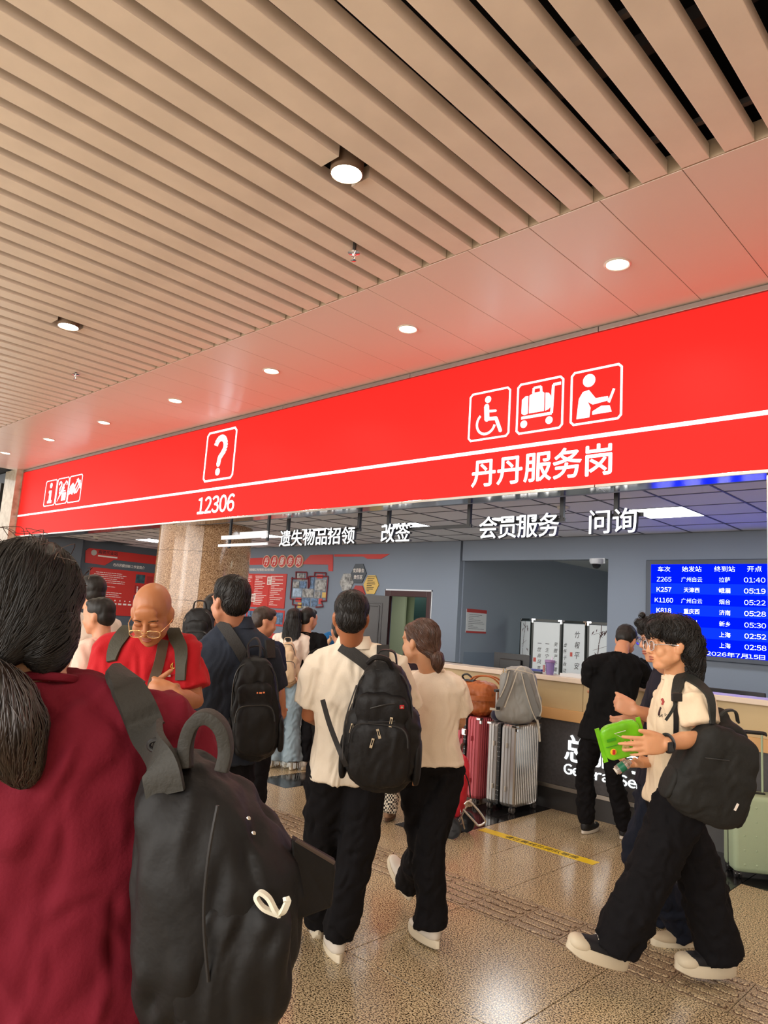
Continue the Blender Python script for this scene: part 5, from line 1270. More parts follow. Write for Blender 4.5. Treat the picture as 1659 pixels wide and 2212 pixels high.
def pull(t, p, d, O, m, L=.035):
    d = nrm(d); s = np.cross(d, O); b = MB(); p = np.asarray(p, float)
    for q in (-1, 1): b.obox(p+s*q*.004+d*L*.5, s, O, d, .0014, .0014, L*.5)
    b.obox(p+d*L, s, O, d, .006, .0018, .006).obox(p, s, O, d, .006, .002, .004); P_('zip_pull', b, m, t, False)
CF = nrm([CR[2][0], CR[2][1], 0]); CRt = nrm([CR[0][0], CR[0][1], 0])    # away from the camera / to its right
def dirc(r, f, u=0.0): return nrm(CRt*r+CF*f+Z_*u)
def rootp(px, t): p = at(px, 1300, t); return (p[0], p[1])
M_black_t = cloth('black_cotton', (14, 14, 16)); M_trb = cloth('black_trousers', (19, 18, 21)); M_pack = mat('black_nylon', srgb(15, 14, 16), .55, spec=.3, bump=(60, .15), noise=(6, .2)); M_packd = mat('charcoal_nylon', srgb(36, 36, 35), .65, spec=.2, bump=(60, .2), noise=(5, .12))
M_strap = mat('strap_webbing', srgb(34, 32, 31), .7, bump=(160, .2)); M_sw = mat('shoe_white', srgb(214, 206, 194), .6, bump=(60, .08)); M_sole = mat('sole_cream', srgb(216, 204, 180), .6); M_soleb = mat('sole_grey', srgb(150, 146, 140), .6); M_blks = mat('shoe_black', srgb(20, 20, 24), .6)

# ---- the woman in burgundy, closest to the camera
M_bur = cloth('burgundy_cotton', (112, 26, 42), noise=(2, .08))
r1 = rootp(66, 1.34); f1 = dirc(-.18, 1)
t1, J1, F1, O1 = person('person in a burgundy t-shirt with a low ponytail, seen from behind, very close', r1, f1, 1.70,
    joints=dict(PV=at(92, 2092, 1.33), H=at(58, 1340, 1.35), N=at(78, 1482, 1.33), SR=at(320, 1548, 1.36), SL=at(-178, 1545, 1.36), ER=at(440, 1690, 1.50), WR=at(380, 1800, 1.75), EL=at(-230, 1850, 1.36), WL=at(-150, 2050, 1.6)),
    sk=(206, 160, 124), sknm='fair', vox=.008, shirt=M_bur, trous=M_trb, shoes=(M_sw, M_sole), hair='pony', hairm=M_hairk, head=1.16, headF=dirc(-.02, 1, -.05), bw=1.12, fem=True, wr=.007, sleeve=.75, sleeve_r=1.08,
    hs=1.2,
    rows=[(-.42, .232, .15, 0), (-.3, .23, .145, 0), (0, .226, .14, 0), (.3, .215, .13, 0), (.55, .205, .128, 0), (.8, .20, .118, -.006), (.92, .155, .092, -.01), (1.0, .095, .072, -.008), (1.035, .075, .066, 0)])
tie = F1.p(.0, -.112, -.075)
b = MB(); ptp = sm([tie, at(14, 1530, 1.20), at(30, 1610, 1.19), at(62, 1690, 1.205)], 5); limb(b, ptp, list(np.interp(np.linspace(0, 1, len(ptp)), [0, .25, .55, .85, 1], [.026, .046, .054, .03, .008])), 18)
M_hb = mat('hair_tail', srgb(40, 26, 20), .4, spec=.6, noise=(60, .5, (1, 1, .2)))
pt = soft('ponytail', b, M_hb, t1, .007, 2, dict(amp=.004, freq=45, stretch=(1, 1, .2), seed=2))
P_('hair_tie', MB().tube([tie+F1.R*.027*math.cos(a)*1.1+(F1.U*.5+F1.F*.5)*.03*math.sin(a) for a in np.linspace(0, 6.283, 17)[:-1]], .008, 8, loop=True), M_blk, t1)
strands(O1['hair'], M_hairk, 1500, None, 9, .02, 1, .0013, .004, field=lambda p: nrm(tie-p)+np.array([0, 0, -.15]), parent=O1['hair'], jit=.12)
strands(pt, M_hb, 700, None, 8, .022, 2, .0014, .006, field=lambda p: -Z_+.1*CRt, parent=pt, jit=.16)
b = MB(); r_ = random.Random(3)
for k_ in range(26):
    a_ = r_.uniform(-1.2, 1.2); p = F1.p(.095*math.sin(a_), -.02+r_.uniform(-.06, .05), .115+.012*math.cos(a_)-.09*abs(math.sin(a_))**3); b.tube(sm([p, p+F1.R*r_.uniform(-.02, .02)+Z_*r_.uniform(.004, .02)-F1.F*.01, p+F1.R*r_.uniform(-.03, .03)-F1.F*r_.uniform(.02, .05)+Z_*r_.uniform(-.005, .012)], 3), .0007, 3)
o = P_('flyaway_hair', b, M_hairb, t1); o['kind'] = 'stuff'
bv1 = bvh(O1['shirt'])
bvn = bvh(O1['body'])
o = worn('neck_cord', bvn, [(60, 1478), (90, 1474), (120, 1464), (150, 1452)], .004, mat('red_cord', srgb(150, 30, 30), .6), t1, .002, .004, 1.3)
M_p1 = mat('black_nylon_near', srgb(16, 15, 16), .6, spec=.3, bump=(30, .25), noise=(5, .25))
c1 = at(470, 1945, 1.20)
rr = []
for (y, xl, xr, dp, dt) in ((1625, 350, 420, .03, .05), (1650, 328, 470, .06, .04), (1690, 316, 512, .085, .03), (1740, 308, 560, .10, .02), (1800, 304, 606, .105, .01), (1860, 302, 640, .11, 0), (1950, 300, 648, .115, 0), (2040, 298, 644, .115, 0), (2120, 302, 628, .11, .01), (2190, 318, 606, .10, .02), (2240, 350, 590, .07, .03), (2262, 400, 560, .03, .03)):
    a, c = at(xl, y, 1.20+dt), at(xr, y, 1.20+dt); m_ = (a+c)/2; h_ = (c-a)/2; rg_ = []
    for k_ in range(28):
        w_ = 2*math.pi*k_/28; cc, ss = math.cos(w_), math.sin(w_); rg_.append(m_+h_*math.copysign(abs(cc)**.75, cc)+CR[2]*dp*math.copysign(abs(ss)**.75, ss))
    rr.append(rg_)
pk1 = thing('backpack', 'bulky black backpack hanging from the burgundy shirted shoulder, with a white looped tag', 'backpack', c1)
b = MB().rings(rr); me_ = soft('main_compartment', b, M_p1, pk1, .009, 3, dict(amp=.010, freq=9, stretch=(1, 1, .45), seed=4, sharp=1.4))
b = MB(); superbox(b, at(500, 2085, 1.115), CR[0], CR[2], nrm(-CR[1]), .095, .035, .10, 3.4)
soft('front_pocket', b, M_p1, pk1, .008, 4, dict(amp=.007, freq=12, stretch=(1, 1, .4), seed=6))
P_('pocket_seam', MB().tube(sm([at(470, 1740, 1.085), at(450, 1850, 1.075), at(440, 1980, 1.075), at(450, 2120, 1.075)], 5), .003, 6), M_blk, pk1)
P_('side_flap', MB().poly([at(628, 1812, 1.2), at(722, 1864, 1.22), at(724, 1884, 1.22), at(716, 1962, 1.22), at(640, 1990, 1.18)], CR[2]*.02), M_p1, pk1, False, .004)
P_('flap_piping', MB().tube([at(640, 1815, 1.19), at(722, 1864, 1.21)], .0035, 6), mat('brown_piping', srgb(70, 56, 48), .6), pk1)
sp_ = []
for x_, y_ in ((240, 1462), (256, 1474), (274, 1496), (294, 1530), (312, 1566)):
    loc, no, _, _ = bv1.ray_cast(V(CAMPOS), V(nrm(at(x_, y_, 1)-CAMPOS)), 30)
    if loc is not None: sp_.append((np.array(loc)+np.array(no)*.010, np.array(no)))
sp_ = [(sp_[0][0]+CR[2]*.05-Z_*.005, nrm(sp_[0][1]+CR[2]))]+sp_+[(at(330, 1605, 1.235), -CR[2]), (at(346, 1655, 1.17), -CR[2]), (at(358, 1715, 1.16), -CR[2])]
Q_ = sm([a[0] for a in sp_], 6); NQ = sm([a[1] for a in sp_], 6)
P_('shoulder_strap', MB().ribbon(Q_, np.array([nrm(np.cross(nrm(Q_[min(i+1, len(Q_)-1)]-Q_[max(i-1, 0)]), NQ[i])) for i in range(len(Q_))]), .062, .012), mat('strap_near', srgb(46, 45, 41), .7, bump=(120, .2)), pk1)
P_('strap_ring', MB().tube([at(338+17*math.cos(a), 1610+12*math.sin(a), 1.205) for a in np.linspace(0, 6.28, 17)[:-1]], .004, 8, loop=True), M_blk, pk1)
P_('grab_handle', MB().ribbon(sm([at(400, 1660, 1.19), at(402, 1605, 1.2), at(418, 1562, 1.2), at(448, 1548, 1.2), at(478, 1572, 1.2), at(488, 1620, 1.2), at(478, 1668, 1.19)], 6), CR[2], .03, .022), mat('strap_near'), pk1, True, .003)
P_('white_loop', MB().ribbon(sm([at(600, 1975, 1.085), at(570, 1962, 1.08), at(554, 1940, 1.08), at(562, 1928, 1.08), at(580, 1940, 1.08), at(594, 1966, 1.08), at(604, 1978, 1.085)], 6), CR[2]+CR[0]*.4, .008, .006), mat('white_cord', srgb(222, 220, 205), .6), pk1)
P_('white_loop', MB().ribbon(sm([at(600, 1976, 1.085), at(612, 1968, 1.08), at(622, 1944, 1.08), at(614, 1946, 1.08)], 5), CR[0]+CR[2]*.4, .009, .006), mat('white_cord'), pk1)
for px, py in ((537, 1768), (548, 1800)): P_('stud', MB().lathe(at(px, py, 1.085), [(.001, .003), (.0035, .0)], 10, -CR[2]), M_chrome, pk1)

# ---- bald man in red, facing the camera and looking down
M_redt = cloth('red_cotton', (172, 26, 34), .8)
f2 = dirc(.12, -1)
r2_ = rootp(325, 2.98)
t2, J2, F2, O2 = person('bald person in a red t-shirt and gold glasses looking down at his hands', r2_, f2, 1.70,
    joints=dict(H=at(328, 1325, 2.87), N=at(320, 1370, 3.0), SR=at(238, 1396, 2.98), SL=at(396, 1398, 2.99), ER=at(212, 1512, 2.90), EL=at(420, 1516, 2.92), WR=at(320, 1502, 2.72), WL=at(384, 1505, 2.68)),
    sk=(168, 108, 70), sknm='tan', vox=.0065, shirt=M_redt, trous=M_trb, shoes=(M_blks, M_sole), hair='bald', head=1.0, headF=dirc(.06, -1, -.62), headU=dirc(0, -.55, 1), wr=.006, sleeve=.78, sleeve_r=1.06, bw=.96, belly=.015,
    hands=dict(L=dict(d=dirc(-1, -.2, .12), n=dirc(0, -1, .3), s=dirc(0, .2, 1), curl=(48, 52, 58, 62), thumb=(.9, .3, -.3)), R=dict(d=dirc(.9, -.3, .2), n=dirc(0, -1, .2), s=dirc(0, .2, 1), curl=(55, 60, 60, 60))))
glasses('thin gold rimmed eyeglasses on the bald person\'s nose', F2, mat('gold_wire', (.9, .62, .3, 1), .25, .9), .0016, .026, .016, dz=-.022, dy=.004)
e = MB(); 
for s in (-1, 1): F2.e(e, (s*.031, .086, .001), (.0165, .0065, .010))
P_('eyelids', e, mat('skin_tan'), t2)
bv2 = bvh(O2['shirt'])
pb2, _o, _ = backpack('black backpack worn by the bald person in red, only straps and edges showing', at(325, 1470, 3.22), CR[0], Z_, M_pack, .15, .08, .21, seed=7, pocket=False, handle=False, vox=.014)
M_olv = mat('olive_strap', srgb(58, 56, 44), .7, bump=(160, .2))
worn('shoulder_strap', bv2, [(286, 1350), (278, 1358), (266, 1372), (254, 1390), (247, 1412), (244, 1430)], [.05, .055, .055, .05, .04], M_olv, pb2, .010, .012, 2.9)
worn('shoulder_strap', bv2, [(366, 1350), (372, 1362), (382, 1380), (390, 1402), (394, 1440), (392, 1470)], [.05, .056, .052, .045, .04], M_olv, pb2, .010, .012, 2.9)
cb = thing('crossbody_strap', 'brown crossbody bag strap running over the red t-shirt', 'strap', at(345, 1420, 2.85)); worn('strap', bv2, [(362, 1345), (352, 1385), (342, 1430), (332, 1478), (322, 1530)], .04, mat('brown_strap', srgb(74, 58, 42), .6), cb, .016, .005, 2.85)
def chest(name, pix, m, bv, par_, off=.004, th=.003, t0=2.9):
    hs_ = [hit(bv, x, y, t0, off) for x, y in pix]; n_ = nrm(sum(h[1] for h in hs_)); P_(name, MB().poly([h[0] for h in hs_], n_*th), m, par_, False)
def stitch(name, pix, bv, m, par_, w=.002, off=.003, t0=2.9): P_(name, MB().tube([hit(bv, x, y, t0, off)[0] for x, y in pix], w, 5), m, par_)
stitch('pocket_seam', [(352, 1456), (351, 1500), (384, 1512), (390, 1458), (352, 1456)], bv2, mat('red_seam', srgb(130, 14, 22), .8), t2, .0016)
chest('pocket_label', [(354, 1456), (367, 1457), (367, 1462), (354, 1461)], mat('label_grey', srgb(200, 190, 190), .5), bv2, t2)
stitch('chest_emblem', [(374, 1432), (369, 1436), (368, 1441), (373, 1445), (378, 1443)], bv2, mat('gold_thread', srgb(220, 170, 70), .5), t2, .0018); stitch('chest_emblem', [(373, 1433), (373, 1443), (376, 1443)], bv2, mat('gold_thread'), t2, .0014)

# ---- man in the dark navy polo with a black backpack
M_navy = cloth('navy_polo', (44, 50, 62)); f3 = dirc(-.35, 1); r3 = rootp(500, 3.6)
t3, J3, F3, O3 = person('person in a dark navy polo shirt seen from behind, next to the granite column', r3, f3, 1.75,
    joints=dict(H=at(496, 1300, 3.57), N=at(510, 1352, 3.62), SL=at(452, 1398, 3.62), SR=at(570, 1400, 3.58), EL=at(430, 1490, 3.6), WL=at(405, 1475, 3.35) if False else at(412, 1492, 3.85), ER=at(592, 1500, 3.62), WR=at(560, 1560, 3.85)),
    sk=(186, 128, 98), sknm='warm', vox=.008, shirt=M_navy, trous=M_trb, shoes=(M_blks, M_soleb), hair='short', headF=dirc(-.8, .75, -.05), bw=1.05, sleeve=.85, sleeve_r=1.15, collar=True, belly=.03, head=1.0, wr=.005)
strands(O3['hair'], M_hairk, 500, None, 5, .012, 3, .0016, .004, field=lambda p: -Z_*.9+F3.F*.3, parent=O3['hair'], jit=.3)
p3, o3, (c3, R3, U3, O_3) = backpack('black backpack with a small orange logo on the person in the navy polo', at(552, 1530, 3.42), CR[0]+CR[2]*.15, at(540, 1420, 3.42)-at(562, 1640, 3.42), M_pack, .118, .085, .245, seed=9, M2=M_pack)
bv3 = bvh(O3['shirt']); 
worn('shoulder_strap', bv3, [(462, 1332), (480, 1345), (500, 1375), (518, 1405), (530, 1425)], .055, M_strap, p3, .010, .014, 3.45)
worn('shoulder_strap', bv3, [(556, 1336), (570, 1355), (580, 1385), (582, 1420)], .052, M_strap, p3, .010, .014, 3.45)
P_('top_loop', MB().ribbon(sm([at(538, 1420, 3.36), at(536, 1392, 3.36), at(552, 1378, 3.36), at(562, 1392, 3.36), at(562, 1418, 3.36)], 5), CR[2], .03, .006), M_strap, p3)
par(text('ENERGY', at(552, 1500, 3.295), CR[0], -CR[1], .05, .009, mat('orange_print2', srgb(230, 120, 60), .5), None, .001, .02), p3) if False else None
P_('logo_bar', MB().obox(at(563, 1497, 3.27), CR[0], CR[2], -CR[1], .006, .002, .003).obox(at(556, 1497, 3.27), CR[0], CR[2], -CR[1], .003, .002, .003).obox(at(570, 1496, 3.27), CR[0], CR[2], -CR[1], .004, .002, .003), mat('orange_print2', srgb(230, 130, 80), .5), p3, False)

# ---- man in the white polo, walking away
M_wpolo = cloth('white_polo', (226, 214, 196), .8); f4 = dirc(-.12, 1); r4 = rootp(752, 3.42)
gl, gr = onz(700, 2010, 0), onz(735, 2066, 0)
t4, J4, F4, O4 = person('person walking away in a white polo shirt and black trousers carrying a black backpack', r4, f4, 1.74,
    joints=dict(H=at(758, 1334, 3.34), N=at(763, 1396, 3.40), SL=at(694, 1430, 3.40), SR=at(842, 1432, 3.36), EL=at(668, 1546, 3.44), WL=at(700, 1556, 3.24+.4), ER=at(888, 1560, 3.42), WR=at(880, 1600, 3.7), PV=at(752, 1645, 3.40),
        KL=at(694, 1835, 3.55), AL=at(688, 1998, 3.72), KR=at(768, 1850, 3.42), AR=at(728, 2030, 3.47)),
    feet=dict(L=(dirc(-.10, .75, -.75), dirc(0, .75, .75)), R=(dirc(-.25, 1, -.1), Z_)),
    sk=(160, 100, 66), sknm='brown', vox=.007, shirt=M_wpolo, trous=M_trb, shoes=(M_sw, M_sole, 1.0, 1.3), hair='crop', headF=dirc(-.05, 1, -.02), bw=1.0, sleeve=.78, sleeve_r=1.2, collar=True, leg=(.105, .092, .078), wr=.005, shem=-.12, cuffup=.06,
    hands=dict(L=dict(d=dirc(.7, .3, .5), n=dirc(-.4, -1, 0), s=dirc(0, 1, .3), curl=(50, 55, 60, 60))))
strands(O4['hair'], M_hairk, 600, None, 4, .010, 4, .0014, .004, field=lambda p: -Z_*.8+(p-F4.c)*3, parent=O4['hair'], jit=.3)
p4, o4, (c4, R4, U4, O_4) = backpack('black backpack with chrome zip pulls and a small red emblem on the white polo person', at(826, 1568, 3.15), CR[0]+CR[1]*.06-CR[2]*.12, at(800, 1425, 3.15)-at(850, 1700, 3.15), M_pack, .165, .10, .285, seed=11, taper=.30, amp=.007)
bv4 = bvh(O4['shirt'])
worn('shoulder_strap', bv4, [(722, 1385), (738, 1396), (760, 1412), (785, 1430), (800, 1445)], .055, M_strap, p4, .012, .014, 3.25)
worn('shoulder_strap', bv4, [(822, 1386), (828, 1400), (828, 1425), (822, 1440)], .058, M_strap, p4, .012, .014, 3.25)
P_('lower_strap', MB().ribbon(sm([at(697, 1512, 3.24), at(712, 1565, 3.16), at(735, 1625, 3.08), at(748, 1655, 3.08)], 5), CR[0], .022, .005), M_blk, p4)
P_('top_loop', MB().tube(sm([at(795, 1432, 3.08), at(812, 1420, 3.05), at(836, 1425, 3.05), at(846, 1442, 3.08)], 5), .012, 8), M_pack, p4)
bvp = bvh(*o4)
for (px, py, dx, dy) in ((846, 1550, -3, 18), (816, 1576, 6, 24), (806, 1596, -8, 28), (762, 1564, -4, 14)):
    q, n_ = hit(bvp, px, py, 3.0, .006); q2 = at(px+dx, py+dy, np.dot(CR[2], q-CAMPOS)); pull(p4, q, q2-q, -CR[2], M_chrome, .032)
q, n_ = hit(bvp, 868, 1527, 3.0, .003); P_('emblem', MB().obox(q, CR[0], CR[2], -CR[1], .0095, .003, .0085), mat('emblem_red', srgb(170, 24, 30), .4), p4, False, .002); P_('emblem_cross', MB().obox(q-CR[2]*.004, CR[0], CR[2], -CR[1], .005, .001, .0015).obox(q-CR[2]*.004, CR[0], CR[2], -CR[1], .0015, .001, .005), M_chrome, p4, False)
for pix in ([(800, 1530), (850, 1520), (895, 1530)], [(795, 1560), (850, 1558), (905, 1545)], [(770, 1480), (745, 1560), (740, 1640)]):
    P_('seam', MB().tube(sm([hit(bvp, x, y, 3.0, .002)[0] for x, y in pix], 5), .003, 6), mat('zip_black'), p4)

# ---- woman in the white tee with a short ponytail
M_wtee = cloth('white_tee', (232, 218, 202), .85); f5 = dirc(-.35, 1); r5 = rootp(935, 3.68)
t5, J5, F5, O5 = person('person walking away in a white t-shirt with brown hair in a short ponytail', r5, f5, 1.62,
    joints=dict(H=at(908, 1388, 3.70), N=at(932, 1455, 3.72), SL=at(882, 1478, 3.78), SR=at(980, 1478, 3.66), EL=at(878, 1560, 3.9), WL=at(880, 1560, 4.1), ER=at(992, 1560, 3.74), WR=at(985, 1565, 3.95), PV=at(934, 1640, 3.68),
        KR=at(928, 1830, 3.62), AR=at(932, 2003, 3.64), KL=at(915, 1830, 3.76), AL=at(884, 1905, 4.06)),
    feet=dict(R=(dirc(-.5, .85, 0), Z_), L=(dirc(-.5, .55, .65), dirc(.3, -.6, .75))),
    sk=(200, 150, 116), sknm='light', vox=.0075, shirt=M_wtee, trous=M_trb, shoes=(M_sw, M_sole, 1.0, 1.3), hair='pony', hairm=M_hairb, head=.97, headF=dirc(-.75, .7, -.02), fem=True, sleeve=.72, sleeve_r=1.12, leg=(.092, .080, .086), wr=.005, shem=-.02, bw=.96, cuffup=.05)
b = MB(); q0 = F5.p(0, -.105, -.045); ptp = sm([q0, at(945, 1425, 3.6), at(946, 1450, 3.6)], 5); limb(b, ptp, list(np.interp(np.linspace(0, 1, len(ptp)), [0, .3, .7, 1], [.018, .034, .03, .01])), 14); pt5 = soft('ponytail', b, M_hairb, t5, .006, 2, dict(amp=.003, freq=60, stretch=(1, 1, .2), seed=2))
strands(O5['hair'], M_hairb, 700, None, 7, .014, 5, .0013, .003, field=lambda p: nrm(q0-p), parent=O5['hair'], jit=.12); strands(pt5, M_hairb, 200, None, 5, .012, 6, .0013, .004, field=lambda p: -Z_, parent=pt5, jit=.2)
P_('hair_tie', MB().tube([q0+F5.R*.019*math.cos(a)+(F5.U+F5.F*.3)*.019*math.sin(a) for a in np.linspace(0, 6.283, 17)[:-1]], .007, 8, loop=True), M_blk, t5)

# ---- person in the cream tee, walking left
M_cream = cloth('cream_tee', (232, 212, 184), .85); f6 = -CRt; r6 = rootp(1462, 3.40)
J6 = dict(H=at(1449, 1392, 3.36), N=at(1462, 1466, 3.40), SL=at(1500, 1502, 3.24), SR=at(1450, 1500, 3.58), EL=at(1520, 1592, 3.16), WL=at(1438, 1606, 3.045), ER=at(1450, 1590, 3.60), WR=at(1386, 1648, 3.42), PV=at(1458, 1700, 3.40),
    KL=at(1408, 1880, 3.32), AL=at(1330, 2042, 3.36), KR=at(1512, 1890, 3.46), AR=at(1556, 2062, 3.46))
t6, J6o, F6, O6 = person('person walking left in a cream t-shirt and wide black trousers with shaggy black hair', r6, f6, 1.72, joints=J6,
    feet=dict(L=(dirc(-1, -.1, .28), dirc(.3, 0, 1)), R=(dirc(-1, -.12, .05), Z_)),
    sk=(214, 156, 116), sknm='peach', vox=.0055, shirt=M_cream, trous=M_trb, shoes=(mat('canvas_black', srgb(22, 22, 28), .7), M_sole, 1.1, 1.5), hair='curly', headF=dirc(-1, -.06, -.03), sleeve=.72, sleeve_r=1.25, leg=(.118, .108, .112), wr=.006, shem=-.14, bw=.95, head=1.03,
    hands=dict(L=dict(d=dirc(-1, -.14, -.16), n=dirc(.1, -1, .1), s=dirc(-.1, 0, 1), curl=(9, 11, 15, 22), spread=.09, thumb=(.95, .45, .12), k=1.05), R=dict(d=dirc(-1, -.3, -.1), n=dirc(0, -.3, -1), s=dirc(-.2, -1, 0), curl=(40, 45, 48, 50), thumb=(.7, .6, -.5))))
strands(O6['hair'], M_hairk, 1500, None, 7, .014, 7, .0015, .008, field=lambda p: -Z_+.35*CRt*math.sin(p[2]*60)+.25*F6.F*math.cos(p[0]*50), parent=O6['hair'], jit=.5)
for s_, A, fd, ud in (('L', J6o['AL'], dirc(-1, -.1, .28), dirc(.3, 0, 1)), ('R', J6o['AR'], dirc(-1, -.12, .05), Z_)):
    d = nrm(fd); u = nrm(ud-d*np.dot(ud, d)); s = np.cross(d, u); base = A-u*.0935
    e = MB(); superbox(e, base+d*.165+u*.058, d, s, u, .06, .05, .034, 2.3); P_('toe_cap', e, M_sole, t6)
    e = MB()
    for q in (-.008, .012): e.obox(base+d*(.085+q)+u*.10-s*.0, nrm(d+s*.2), s, u, .004, .02, .012)
    P_('white_lacing', e, M_sw, t6, False)
bv6 = bvh(O6['shirt'])
pk6, o6, (c6, R6, U6, O_6) = backpack('wide dark grey shoulder backpack on the cream t-shirt person, nearest the mint suitcase', at(1540, 1672, 3.12), at(1620, 1715, 3.12)-at(1480, 1655, 3.12), at(1545, 1560, 3.12)-at(1495, 1745, 3.12), M_packd, .168, .09, .205, seed=15, pocket=False, handle=False, taper=.12, amp=.006, p=4.2)
b = MB(); superbox(b, at(1568, 1606, 3.22), R6, O_6, U6, .105, .07, .10, 2.8, taper=.25); superbox(b, at(1548, 1570, 3.26), R6, O_6, U6, .06, .05, .09, 2.6, taper=.3); o6.append(soft('upper_compartment', b, M_packd, pk6, .010, 3, dict(amp=.005, freq=10, seed=2)))
bvp6 = bvh(*o6)
worn('shoulder_strap', bv6, [(1536, 1560), (1528, 1500), (1512, 1466), (1496, 1456), (1478, 1464), (1466, 1490), (1463, 1512)], [.03, .035, .045, .055, .055, .05, .045], mat('strap_dark', srgb(30, 33, 31), .65, bump=(160, .2)), pk6, .010, .010, 3.1)
worn('strap_webbing', bv6, [(1463, 1512), (1460, 1560), (1455, 1620), (1452, 1680)], .022, M_blk, pk6, .012, .004, 3.1)
P_('strap_tail', MB().ribbon(sm([at(1462, 1512, 3.1), at(1452, 1535, 3.08), at(1438, 1556, 3.07)], 4), CR[0], .012, .003), mat('strap_dark'), pk6)
P_('strap_buckle', MB().obox(at(1462, 1506, 3.09), CR[0], CR[2], -CR[1], .022, .008, .018), M_blk, pk6, False, .003)
P_('top_loop', MB().ribbon(sm([at(1556, 1545, 3.1), at(1570, 1535, 3.1), at(1588, 1537, 3.1), at(1594, 1560, 3.12)], 5), CR[2], .02, .008), mat('strap_dark'), pk6)
P_('side_zip', MB().tube(sm([hit(bvp6, x, y, 3.0, .002)[0] for x, y in ((1522, 1637), (1550, 1640), (1575, 1643))], 4), .0028, 6), mat('zip_black'), pk6)
q, n_ = hit(bvp6, 1590, 1743, 3.0, .003); P_('brand_tag', MB().obox(q, nrm(CR[0]*.5-CR[1]), CR[2], nrm(CR[0]*1+CR[1]*.5), .016, .002, .0045), M_pw, pk6, False)
# small embroidery on the chest, a watch, a packet of wipes, a bottle
for nm, pix, m_, w_ in (('print_red', [(1430, 1510), (1433, 1516), (1431, 1522)], mat('print_red', srgb(170, 60, 60), .7), .007), ('print_dark', [(1428, 1528), (1425, 1536), (1423, 1544)], mat('print_dark', srgb(60, 40, 50), .7), .005), ('script_print', [(1421, 1547), (1426, 1544), (1424, 1549), (1431, 1543), (1430, 1549), (1437, 1541), (1436, 1547), (1441, 1543)], M_black, .0014)):
    stitch(nm, pix, bv6, m_, t6, w_, .0, 3.3)
wt = thing('wristwatch', 'black smartwatch on the wrist beside the green packet', 'watch', J6o['WL'])
wd = nrm(J6o['WL']-J6o['EL']); wc = J6o['WL']-wd*.012; s1 = nrm(np.cross(wd, CR[2])); 
P_('band', MB().tube([wc+(s1*math.cos(a)+np.cross(wd, s1)*math.sin(a))*.032 for a in np.linspace(0, 6.283, 25)[:-1]], .003, 8, r2=.011, loop=True), M_blk, wt)
wo = wc-CR[2]*.034+CR[1]*.006; P_('case', MB().obox(wo, wd, CR[2], s1, .019, .006, .022), M_blk, wt, False, .005); P_('face', MB().obox(wo-CR[2]*.0065, wd, CR[2], s1, .016, .0008, .018), mat('watch_glass', (.005, .005, .006, 1), .05), wt, False)
wp = thing('wipes_packet', 'bright green soft packet held in the hand of the cream t-shirt person', 'packet', at(1340, 1602, 3.1))
M_gp = mat('green_film', srgb(112, 190, 30), .22, noise=(9, .25), bump=(14, .3)); R7 = nrm(at(1390, 1580, 3.1)-at(1300, 1605, 3.1)); U7 = nrm(-CR[1]-R7*np.dot(-CR[1], R7)); N7 = np.cross(R7, U7)
N7 = -N7 if np.dot(N7, CR[2]) > 0 else N7
b = MB(); superbox(b, at(1343, 1598, 3.13), R7, N7, U7, .088, .022, .078, 4.5); soft('packet', b, M_gp, wp, .005, 2, dict(amp=.0018, freq=26, seed=3))
for s_ in (-1, 1): P_('sealed_end', MB().obox(at(1343, 1598, 3.13)+R7*s_*.092, R7, N7, U7, .010, .0015, .076), M_gp, wp, False)
c7 = at(1343, 1598, 3.13)+N7*.029
P_('seam', MB().tube([c7-R7*.08-U7*.004, c7+R7*.08-U7*.004], .002, 6), mat('green_dark', srgb(60, 150, 20), .3), wp)
P_('print_leaf', MB().obox(c7-R7*.05+U7*.022, R7, N7, U7, .02, .001, .006), mat('green_dark'), wp, False)
P_('yellow_logo_disc', MB().lathe(c7-R7*.055-U7*.030, [(.001, .003), (.014, .0)], 16, N7), mat('logo_yellow', srgb(236, 190, 40), .4), wp); P_('red_logo_mark', MB().obox(c7-R7*.054-U7*.030+N7*.003, nrm(R7-U7*.3), N7, nrm(U7+R7*.3), .006, .001, .010), mat('logo_red', srgb(190, 40, 40), .4), wp, False)
b = MB()
for k_ in range(6): a_ = k_*1.05; b.add(*(lambda q: (q.v, q.f))(MB().lathe(c7+R7*(.0+.010*math.cos(a_))+U7*(-.028+.010*math.sin(a_)), [(.001, .002), (.008, .0)], 10, N7)))
P_('tan_flower_print', b, mat('print_tan', srgb(196, 170, 110), .5), wp)
P_('white_outline', MB().tube([c7+R7*x+U7*y for x, y in ((.02, .045), (-.03, .045), (-.005, .022), (.01, .02))], .0013, 5), M_pw, wp)
# second hand's things: small bottle with a green label
bt = thing('small_bottle', 'small clear bottle with a green label held under the green packet', 'bottle', at(1345, 1650, 3.15))
bx = nrm(at(1362, 1640, 3.15)-at(1330, 1662, 3.15)); bc_ = at(1346, 1655, 3.16); P_('bottle_body', MB().lathe(bc_, [(.001, -.035), (.02, -.035), (.021, .02), (.012, .03), (.012, .04), (.001, .04)], 18, bx), mat('clear_plastic', srgb(225, 210, 200), .1, trans=.7), bt); P_('label', MB().lathe(bc_, [(.0215, -.02), (.0215, .008)], 18, bx), mat('label_green', srgb(20, 110, 80), .4), bt)
P_('cap', MB().lathe(bc_, [(.001, -.042), (.015, -.042), (.016, -.03)], 16, bx), M_sw, bt)

